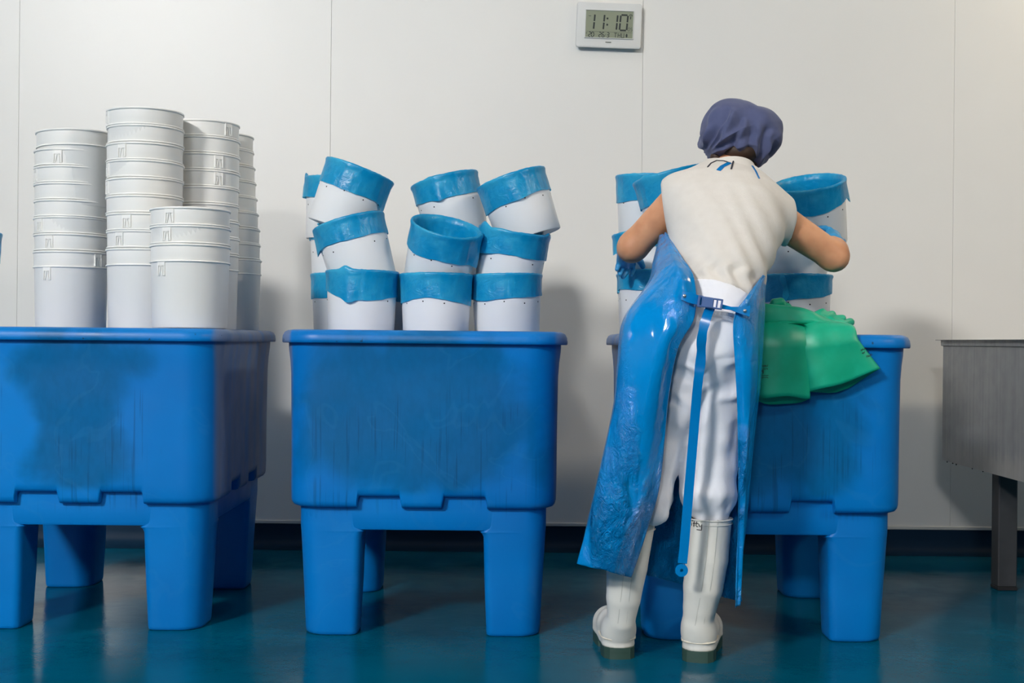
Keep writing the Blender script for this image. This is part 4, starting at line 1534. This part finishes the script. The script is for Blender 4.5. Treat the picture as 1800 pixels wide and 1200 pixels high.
# --- vinyl apron
cols = 9
ctrl = [
    # back left edge, back left mid, left extreme, left front, front, right front, right extreme, right back mid, right back edge
    [(1172, 409, 3.36), (1167, 410, 3.37), (1160, 414, 3.42), (1172, 425, 3.50), (1262, 440, 3.56), (1330, 450, 3.50), (1350, 462, 3.38), (1349, 470, 3.32), (1345, 474, 3.28)],
    [(1196, 448, 3.20), (1176, 448, 3.19), (1152, 455, 3.27), (1162, 462, 3.40), (1258, 470, 3.46), (1330, 474, 3.41), (1346, 478, 3.28), (1344, 484, 3.20), (1338, 487, 3.17)],
    [(1220, 489, 3.105), (1184, 486, 3.085), (1146, 494, 3.18), (1152, 500, 3.34), (1250, 505, 3.40), (1330, 508, 3.35), (1346, 512, 3.22), (1330, 516, 3.12), (1312, 522, 3.09)],
    [(1221, 556, 3.055), (1168, 556, 3.035), (1101, 560, 3.13), (1122, 566, 3.29), (1250, 570, 3.385), (1332, 572, 3.30), (1342, 552, 3.18), (1318, 556, 3.09), (1290, 560, 3.062)],
    [(1192, 612, 3.060), (1146, 622, 3.030), (1090, 640, 3.11), (1112, 640, 3.28), (1235, 640, 3.385), (1326, 640, 3.30), (1337, 640, 3.18), (1318, 640, 3.085), (1292, 640, 3.075)],
    [(1175, 700, 3.10), (1130, 712, 3.050), (1080, 722, 3.12), (1098, 722, 3.28), (1220, 722, 3.385), (1318, 722, 3.30), (1330, 722, 3.19), (1316, 722, 3.11), (1296, 722, 3.10)],
    [(1160, 850, 3.125), (1105, 862, 3.080), (1048, 868, 3.13), (1064, 868, 3.28), (1205, 868, 3.385), (1305, 880, 3.30), (1311, 880, 3.20), (1306, 880, 3.15), (1298, 880, 3.14)],
    [(1135, 940, 3.14), (1086, 942, 3.095), (1031, 938, 3.14), (1046, 930, 3.28), (1192, 950, 3.385), (1293, 975, 3.30), (1300, 975, 3.22), (1299, 980, 3.18), (1296, 985, 3.165)],
    [(1110, 1015, 3.15), (1066, 1004, 3.11), (1017, 991, 3.15), (1040, 990, 3.29), (1184, 1022, 3.385), (1278, 1052, 3.31), (1298, 1055, 3.23), (1297, 1061, 3.20), (1293, 1068, 3.18)],
]
CP = np.array([[list(at(*p)) for p in row] for row in ctrl])


def catmull(pts, n):
    """resample along axis 0"""
    K = len(pts)
    out = []
    for i in range(n):
        t = i / (n - 1) * (K - 1)
        k_ = min(int(t), K - 2)
        f = t - k_
        p0, p1, p2, p3 = pts[max(k_ - 1, 0)], pts[k_], pts[k_ + 1], pts[min(k_ + 2, K - 1)]
        out.append(0.5 * ((2 * p1) + (-p0 + p2) * f + (2 * p0 - 5 * p1 + 4 * p2 - p3) * f * f + (-p0 + 3 * p1 - 3 * p2 + p3) * f ** 3))
    return np.array(out)


NVv, NUu = 90, 120
G = catmull(CP, NVv)
G = np.stack([catmull(G[i], NUu) for i in range(NVv)])
du = np.gradient(G, axis=1); dv = np.gradient(G, axis=0)
Nn = np.cross(du, dv); Nn /= np.linalg.norm(Nn, axis=-1, keepdims=True) + 1e-9
for i in range(NVv):
    for j in range(NUu):
        u, v_ = j / (NUu - 1), i / (NVv - 1)
        p = G[i, j]
        a = 0.014 * mnoise.noise(Vector((u * 15, v_ * 2.2, 1.3))) + 0.004 * mnoise.noise(Vector((u * 26, v_ * 7, 4.4)))
        a *= sstep(0, 0.08, u) * sstep(0, 0.08, 1 - u) * (0.3 + 0.7 * v_)
        G[i, j] = p + Nn[i, j] * a
V = G.reshape(-1, 3) - np.array(PORG)
fs = [(i * NUu + j, i * NUu + j + 1, (i + 1) * NUu + j + 1, (i + 1) * NUu + j) for i in range(NVv - 1) for j in range(NUu - 1)]
ap = obj('apron', mesh('apron', V, fs, M['apron']), worker)
md = ap.modifiers.new('thickness', 'SOLIDIFY'); md.thickness = 0.0016; md.offset = 0
# waist strap with buckle, rivets and the long hanging end
m = MB()
lp = [at(1199, 519, 3.045), at(1212, 523, 3.042), at(1226, 527, 3.045), at(1235, 529, 3.05)]
m.ribbon([p - PORG for p in lp], [0.022, 0.026, 0.024, 0.022], 0.002, (0.05, -1, 0.1))
obj('waist_strap', m.me('waist_strap', M['strap'], True, 50), worker)
m = MB()
rp = [at(1266, 538, 3.05), at(1285, 542, 3.050), at(1300, 545, 3.053), at(1318, 547, 3.058)]
m.ribbon([p - PORG for p in rp], [0.012, 0.010, 0.018, 0.028], 0.002, [(0, -1, 0.3), (0, -1, 0.8), (0, -1, 0.4), (0, -1, 0.1)])
st = obj('waist_strap', m.me('waist_strap', M['strap'], True, 50), worker)
m = MB()
hang = [at(1250, 538, 3.052), at(1244, 552, 3.045), at(1237, 575, 3.042), at(1233, 600, 3.045), at(1232, 630, 3.060), at(1226, 680, 3.075), at(1221, 740, 3.090),
        at(1216, 800, 3.10), at(1211, 860, 3.105), at(1206, 920, 3.11), at(1202, 965, 3.115), at(1199.2, 993, 3.118)]
hp_ = catmull(np.array([list(p) for p in hang]), 60)
hwid = [0.024 + 0.002 * math.sin(i * 0.9) * (1 if 8 < i < 26 else 0) for i in range(60)]
m.ribbon([Vector(p) - PORG for p in hp_[:59]] , hwid[:59], 0.0022, [(0.25 * math.sin(i * 0.5) * (1 if i < 28 else 0.2), -1, 0.1) for i in range(59)])
e = at(1198, 1002, 3.1185) - PORG
ring0 = [e + Vector((0.0165 * math.cos(a), -0.0013, 0.0165 * math.sin(a))) for a in [2 * PI * i / 28 for i in range(28)]]
ring1 = [e + Vector((0.0042 * math.cos(a), -0.0013, 0.0042 * math.sin(a))) for a in [2 * PI * i / 28 for i in range(28)]]
m.loft([[p + Vector((0, 0.0028, 0)) for p in ring1], [p + Vector((0, 0.0028, 0)) for p in ring0], ring0, ring1], True)
obj('hanging_strap', m.me('hanging_strap', M['strap'], True, 50), worker)
m = MB()
bc = at(1247, 532, 3.040) - PORG
RB = Matrix.Translation(bc) @ Matrix.Rotation(math.radians(8), 4, 'Y')
pxm = 3.04 / F
m.box((-14 * pxm, -0.007, -9.5 * pxm), (7 * pxm, 0.004, 9.5 * pxm), 0.002, RB)
m.box((-21 * pxm, -0.006, -10.5 * pxm), (-17 * pxm, 0.003, 10.5 * pxm), 0.0015, RB)
m.box((-20 * pxm, -0.005, 6.5 * pxm), (-12 * pxm, 0.003, 10.5 * pxm), 0.0015, RB)
m.box((-20 * pxm, -0.005, -10.5 * pxm), (-12 * pxm, 0.003, -6.5 * pxm), 0.0015, RB)
m.box((6 * pxm, -0.006, 6.5 * pxm), (22 * pxm, 0.003, 9.5 * pxm), 0.0012, RB)
m.box((6 * pxm, -0.006, -9.5 * pxm), (22 * pxm, 0.003, -6.5 * pxm), 0.0012, RB)
m.box((20 * pxm, -0.006, -9.5 * pxm), (23 * pxm, 0.003, 9.5 * pxm), 0.0012, RB)
m.box((12 * pxm, -0.005, -8 * pxm), (14.5 * pxm, 0.002, 8 * pxm), 0.001, RB)
obj('buckle', m.me('buckle', M['buckle'], True, 30), st)
for (x, y, Y) in ((1203, 520, 3.042), (1309, 546, 3.052)):
    c = at(x, y, Y) - PORG
    m = MB()
    m.loft([[c + Vector((r * math.cos(a), yy_, r * math.sin(a))) for a in [2 * PI * i / 14 for i in range(14)]] for (r, yy_) in ((0.0045, 0.001), (0.0045, -0.0015), (0.003, -0.003), (0.0008, -0.0034))], True, True, True)
    obj('rivet', m.me('rivet', M['rivet']), st)


# --- thin blue gloves on both hands
def hand(name, wrist, palm_c, palm_n, fingers, thumb, cuff_from):
    def fn(P):
        d = sd_cone(P, cuff_from, wrist, 0.036, 0.032)
        d = smin(d, sd_cone(P, wrist, palm_c, 0.031, 0.030), 0.015)
        for f_ in fingers + [thumb]:
            pts, r0 = f_
            d = smin(d, sd_cone(P, palm_c + (v3(pts[0]) - palm_c) * 0.25, v3(pts[0]), 0.017, r0 * 1.1), 0.010)
            e = None
            for i in range(len(pts) - 1):
                c = sd_cone(P, v3(pts[i]), v3(pts[i + 1]), r0 * (1 - 0.07 * i), r0 * (0.93 - 0.07 * i))
                e = c if e is None else smin(e, c, 0.004)
            d = smin(d, e, 0.004)
        return d
    ap_ = np.stack([v3(p) for f_ in fingers + [thumb] for p in f_[0]] + [wrist, v3(cuff_from), palm_c])
    return obj(name, sdf_mesh(name, fn, ap_.min(0) - 0.05, ap_.max(0) + 0.05, 0.0036, M['glove_blue'], PORG), worker)


# left hand reaches down round the bucket's side, fingers curled against it
wl, pl_ = P3(1104, 441, 3.705), P3(1101, 452, 3.765)
hand('glove', wl, pl_, None,
     [([P3(1112, 464, 3.80), P3(1112, 474, 3.815), P3(1110, 482, 3.812)], 0.0092),
      ([P3(1104, 466, 3.790), P3(1101, 478, 3.800), P3(1095, 486, 3.790)], 0.0096),
      ([P3(1096, 464, 3.780), P3(1093, 474, 3.785), P3(1090, 481, 3.775)], 0.0094),
      ([P3(1090, 460, 3.770), P3(1087, 467, 3.772), P3(1085, 473, 3.765)], 0.0088)],
     ([P3(1118, 452, 3.77), P3(1126, 460, 3.80), P3(1130, 468, 3.815)], 0.0105), P3(1106, 441, 3.655))
# right hand cups the bucket beside the forearm
wr_, pr_ = P3(1462, 428, 3.695), P3(1462, 420, 3.765)
hand('glove', wr_, pr_, None,
     [([P3(1470, 423, 3.81), P3(1466, 422, 3.85), P3(1456, 421, 3.870)], 0.0092),
      ([P3(1468, 416, 3.81), P3(1462, 414, 3.845), P3(1452, 412, 3.860)], 0.0096),
      ([P3(1464, 409, 3.80), P3(1457, 406, 3.825), P3(1448, 404, 3.835)], 0.0094),
      ([P3(1458, 404, 3.78), P3(1451, 401, 3.800), P3(1443, 400, 3.808)], 0.0088)],
     ([P3(1470, 426, 3.73), P3(1478, 425, 3.76), P3(1482, 424, 3.785)], 0.0105), P3(1463, 430, 3.645))


# ------------------------------------------------------------------ green gauntlet gloves on the right tub's rim
RIMF = tub3.location.y - BHY - 0.026        # front of the rim
RTOP = 0.880
GG = 'green rubber gauntlets on the right tub'


def green_glove(label, top, hem, hem_tilt, w_top, w_hem, back, flat=0.016, wave=0.006, fingers=True, seed=0, hem_open=0.020, fin_rise=0.0):
    """top = x where it crosses the rim, hem = (x, z) of the hem centre, back = (dx, dy) direction of the hand lying inside"""
    xt = top
    xh, zh = hem
    org_ = Vector((xt, RIMF + 0.05, RTOP))
    t = empty('rubber_glove', org_)
    tag(t, label, 'glove', GG)
    path = []    # centre, half width, half thickness, width direction, thickness direction
    nseg = 26
    ny = 30
    bx, by = back
    for i in range(nseg):
        u = i / (nseg - 1)
        if u < 0.30:                      # lying on the rim, going forward
            s = u / 0.30
            c = Vector((xt + bx * (1 - s), RIMF + 0.030 + by * (1 - s), RTOP + flat * 0.9 + 0.006))
            wd = w_top * (0.80 + 0.20 * s)
            wv = Vector((1, 0, 0)); tv_ = Vector((0, 0, 1))
            th = flat
        elif u < 0.5:                     # over the edge
            s = (u - 0.30) / 0.20
            a = s * PI / 2
            R_ = 0.030
            c = Vector((xt + (xh - xt) * 0.08 * s, RIMF + 0.030 - (R_ + flat * 0.9) * math.sin(a), RTOP + 0.006 - R_ + (R_ + flat * 0.9) * math.cos(a)))
            wd = w_top
            tv_ = Vector((0, -math.sin(a), math.cos(a)))
            wv = Vector((1, 0, -hem_tilt * s * 0.4))
            th = flat * (1 + 0.1 * s)
        else:                             # hanging cuff
            s = (u - 0.5) / 0.5
            z0 = RTOP - 0.024
            c = Vector((xt + (xh - xt) * (0.08 + 0.92 * s), RIMF - 0.0 - flat * 0.9 - 0.004 + 0.010 * s, z0 + (zh - z0) * s))
            wd = w_top + (w_hem - w_top) * s
            tv_ = Vector((0, -1, 0))
            wv = Vector((1, 0, -hem_tilt * (0.4 + 0.6 * s)))
            th = flat * 1.1 + (hem_open - flat * 1.1) * s
        path.append((c, wd, th, wv.normalized(), tv_, u))
    rings = []
    for (c, wd, th, wv, tv_, u) in path:
        ring = []
        for k_ in range(ny):
            a = 2 * PI * k_ / ny
            ca_, sa_ = math.cos(a), math.sin(a)
            ex = math.copysign(abs(ca_) ** 0.8, ca_)
            f = wave * (0.25 + 0.5 * u) * math.sin(ex * 4.2 + seed + u * 1.5) * (1 if sa_ > 0 else 0.5)
            f += 0.003 * mnoise.noise(Vector((ex * 2 + seed, u * 4, sa_)))
            zoff = Vector((0, 0, max(0, u - 0.75) / 0.25 * (0.004 * math.sin(ex * 4 + seed * 2) - (0.024 * (1 - ex * ex) if sa_ < 0 else 0.0))))
            ring.append(c + wv * (wd * ex) + tv_ * (th * sa_ + f) + zoff - org_)
        rings.append(ring)
    m = MB(); m.loft(rings, True, True, False)
    cf = obj('cuff', m.me('cuff', M['green'], True, 60), t)
    md = cf.modifiers.new('wall', 'SOLIDIFY'); md.thickness = 0.0016; md.offset = -1
    # hand with fingers lying inside the tub edge
    if fingers:
        b0 = path[0][0]
        dirv = Vector((bx, by, 0)).normalized()
        sdv = Vector((dirv.y, -dirv.x, 0))
        def fn(P):
            pc = v3(b0 + dirv * 0.045)
            Rm = np.array([list(sdv), list(dirv), [0, 0, 1]]).T
            d = sd_ell(P, pc, (0.050, 0.075, 0.020), Rm)
            rn = random.Random(seed + 5)
            for k_ in range(4):
                off = (k_ - 1.5) * 0.024
                a = v3(b0 + dirv * 0.075 + sdv * off)
                b = v3(b0 + dirv * (0.125 - abs(k_ - 1.4) * 0.008) + sdv * off * 1.25 + Vector((0, 0, fin_rise * rn.uniform(0.4, 1))))
                c = v3(Vector([float(q) for q in b]) + dirv * 0.03 + Vector((rn.uniform(-.01, .01), 0, fin_rise * rn.uniform(0.0, 1.0) - 0.003)))
                d = smin(d, sd_cone(P, a, b, 0.014, 0.013), 0.008)
                d = smin(d, sd_cone(P, b, c, 0.013, 0.011), 0.003)
            a = v3(b0 + dirv * 0.03 + sdv * 0.045); b = v3(b0 + dirv * 0.075 + sdv * 0.082 + Vector((0, 0, fin_rise * 0.8)))
            return smin(d, sd_cone(P, a, b, 0.016, 0.013), 0.01)
        c0 = np.array(b0 + dirv * 0.08)
        obj('hand', sdf_mesh('hand', fn, c0 - (0.14, 0.14, 0.05), c0 + (0.14, 0.14, 0.09), 0.005, M['green'], org_), t)
    return t, cf, org_


gy = RIMF - 0.02
zg = lambda px, py: at(px, py, gy)
a, b = zg(1376, 590), zg(1376, 698)
gl1, cuff1, go1 = green_glove('green rubber glove hanging straight down the front of the right tub, printed cuff', a.x, (b.x, b.z), 0.0, 0.078, 0.079, (0.01, 0.10), seed=0.6, fin_rise=0.03)
a, b = zg(1455, 590), zg(1486, 670)
gl2, cuff2, go2 = green_glove('green rubber glove slung askew over the right tub rim, widest cuff at the right', a.x, (b.x, b.z), -0.34, 0.080, 0.106, (0.02, 0.09), seed=2.4, fin_rise=0.02, hem_open=0.022)


# printing on the two cuffs: illegible small lines and a size figure
def print_marks(tree, cx, cy, rot, rows, org_, glyph=None):
    m = MB()
    rn = random.Random(5)
    c_, s_ = math.cos(rot), math.sin(rot)
    T = lambda p: (cx + p[0] * c_ + p[1] * s_, cy + p[0] * s_ - p[1] * c_)
    for (z, x0, x1, hgt) in rows:
        x = x0
        while x < x1:
            wd = rn.uniform(0.9, 1.7)
            for pts in ([(x, z), (x, z + hgt)], [(x, z + hgt * rn.choice((0, 0.5, 1))), (x + wd, z + hgt * rn.choice((0, 0.5, 1)))]):
                if pts[0] != pts[1]: lay_ribbon(m, tree, [T(p) for p in pts], 0.0010, 0.0004, 0.0022, org_, 1)
            x += wd + rn.uniform(0.5, 0.9)
    if glyph: lay_ribbon(m, tree, [T(p) for p in glyph], 0.0018, 0.0004, 0.0022, org_, 2)
    return m.me('cuff_print', M['ink'], False)


t1 = bvh_of(cuff1); t2 = bvh_of(cuff2)
nine = [(-3.2, 1.0), (-4.2, 2.2), (-5.6, 1.6), (-5.6, -0.8), (-4.2, -1.4), (-3.2, -0.4), (-3.2, 1.0), (-3.4, -3.4), (-4.6, -4.8)]
obj('cuff_print', print_marks(t1, 1345, 652, 0.0, [(8, -10, 5, 3.0), (3, -3, 5, 2.4), (-8.5, -9, 6, 1.6), (-12, -6, 6, 2.0)], go1, nine), gl1)
obj('cuff_print', print_marks(t2, 1524, 620, -0.42, [(7, -8, 2, 3.0), (2, -8, -4, 2.2), (1, 1, 4, 2.0), (-7.5, -4, 6, 3.2)], go2), gl2)

# third glove lies across the top, folded, its fingers to the right
g3o = Vector((at(1400, 575, gy).x, RIMF + 0.06, RTOP + 0.045))
g3 = empty('rubber_glove', g3o)
tag(g3, 'folded green rubber glove lying across the other two on the rim', 'glove', GG)
m = MB()
keys = [(1318, 558, 27, 0.020), (1345, 557, 25, 0.026), (1375, 559, 22, 0.030), (1400, 560, 20, 0.032), (1425, 562, 15, 0.028), (1450, 568, 10, 0.024), (1474, 571, 7, 0.016), (1484, 573, 5, 0.010)]
KP = np.array([[*at(k_[0], k_[1], RIMF + 0.035), k_[2] * gy / F, k_[3]] for k_ in keys])
KS = catmull(KP, 44)
rings = []
for i, kp in enumerate(KS):
    u = i / 43
    c = Vector(kp[:3]); hz, hy3 = kp[3], kp[4]
    ring = []
    for k_ in range(40):
        a = 2 * PI * k_ / 40
        ca_, sa_ = math.cos(a), math.sin(a)
        # a tuck at the lower front where the film folds back under itself
        fold = 0.75 * math.exp(-((a - 4.0) / 0.30) ** 2) * (1 - sstep(0.62, 0.78, u)) * sstep(0.0, 0.25, u)
        rr = 1 - fold * 0.55 + 0.10 * math.sin(3 * a + u * 6) + 0.06 * mnoise.noise(Vector((u * 6, a * 2, 7)))
        ring.append(c + Vector((0.003 * math.sin(a * 2 + u * 9), hy3 * rr * ca_, hz * rr * sa_)) - g3o)
    rings.append(ring)
m.loft(rings, True, False, True)
cf = obj('cuff', m.me('cuff', M['green'], True, 60), g3)
md = cf.modifiers.new('wall', 'SOLIDIFY'); md.thickness = 0.0016; md.offset = -1
# the end of the fold: a flattened roll whose mouth faces the viewer
for (fx, fy, fw, fh, dep) in ((1399, 573, 20, 6.5, 0.050), (1372, 575.5, 9, 4.5, 0.035)):
    m = MB()
    rings = []
    for (yo, gr) in ((dep, 0.8), (0.010, 0.95), (-0.008, 1.0), (-0.011, 1.0), (-0.008, 0.86), (0.012, 0.78), (dep, 0.6)):
        ring = []
        for k_ in range(28):
            a = 2 * PI * k_ / 28
            ex = math.cos(a) * fw * gr
            ez = math.sin(a) * fh * gr * (0.55 + 0.45 * (1 + math.cos(a)) / 2)
            ring.append(at(fx + ex, fy - ez + 0.10 * ex, RIMF + 0.002 + yo) - g3o)
        rings.append(ring)
    m.loft(rings, True, False, True)
    obj('folded_edge', m.me('folded_edge', M['green'], True, 60), g3)
def f_g3(P):
    d = None
    base = [(1432, 556, 0.05), (1440, 558, 0.05), (1452, 562, 0.055), (1462, 566, 0.05)]
    tip = [(1446, 543, 0.07), (1463, 547, 0.08), (1481, 554, 0.07), (1484, 564, 0.055)]
    for (q, t_) in zip(base, tip):
        e = sd_cone(P, v3(at(q[0], q[1], RIMF + q[2])), v3(at(t_[0], t_[1] + 5, RIMF + t_[2])), 0.013, 0.0105)
        d = e if d is None else smin(d, e, 0.006)
    return d
c0 = np.array(at(1458, 558, RIMF + 0.06))
obj('fingers', sdf_mesh('fingers', f_g3, c0 - (0.09, 0.07, 0.05), c0 + (0.09, 0.07, 0.05), 0.004, M['green'], g3o), g3)
# fourth glove: only its fingers stick up behind the folded one
g4o = Vector((at(1368, 560, gy).x, RIMF + 0.16, RTOP + 0.02))
g4 = empty('rubber_glove', g4o)
tag(g4, 'dark green rubber glove whose fingertips stick up behind the folded one', 'glove', GG)
def f_g4(P):
    d = sd_ell(P, v3(at(1372, 572, RIMF + 0.16)), (0.06, 0.05, 0.024))
    for (x0, y0, x1, y1, r) in ((1356, 566, 1352, 541, 0.011), (1368, 566, 1362, 533, 0.015), (1385, 566, 1372, 531, 0.014), (1396, 570, 1384, 540, 0.013)):
        pa, pb = at(x0, y0, RIMF + 0.16), at(x1, y1, RIMF + 0.13)
        d = smin(d, sd_cone(P, v3(pa), v3(pb), r * 1.15, r), 0.006)
    return d
c0 = np.array(at(1372, 556, RIMF + 0.15))
obj('hand', sdf_mesh('hand', f_g4, c0 - (0.10, 0.10, 0.08), c0 + (0.10, 0.10, 0.08), 0.0045, M['green'], g4o), g4)
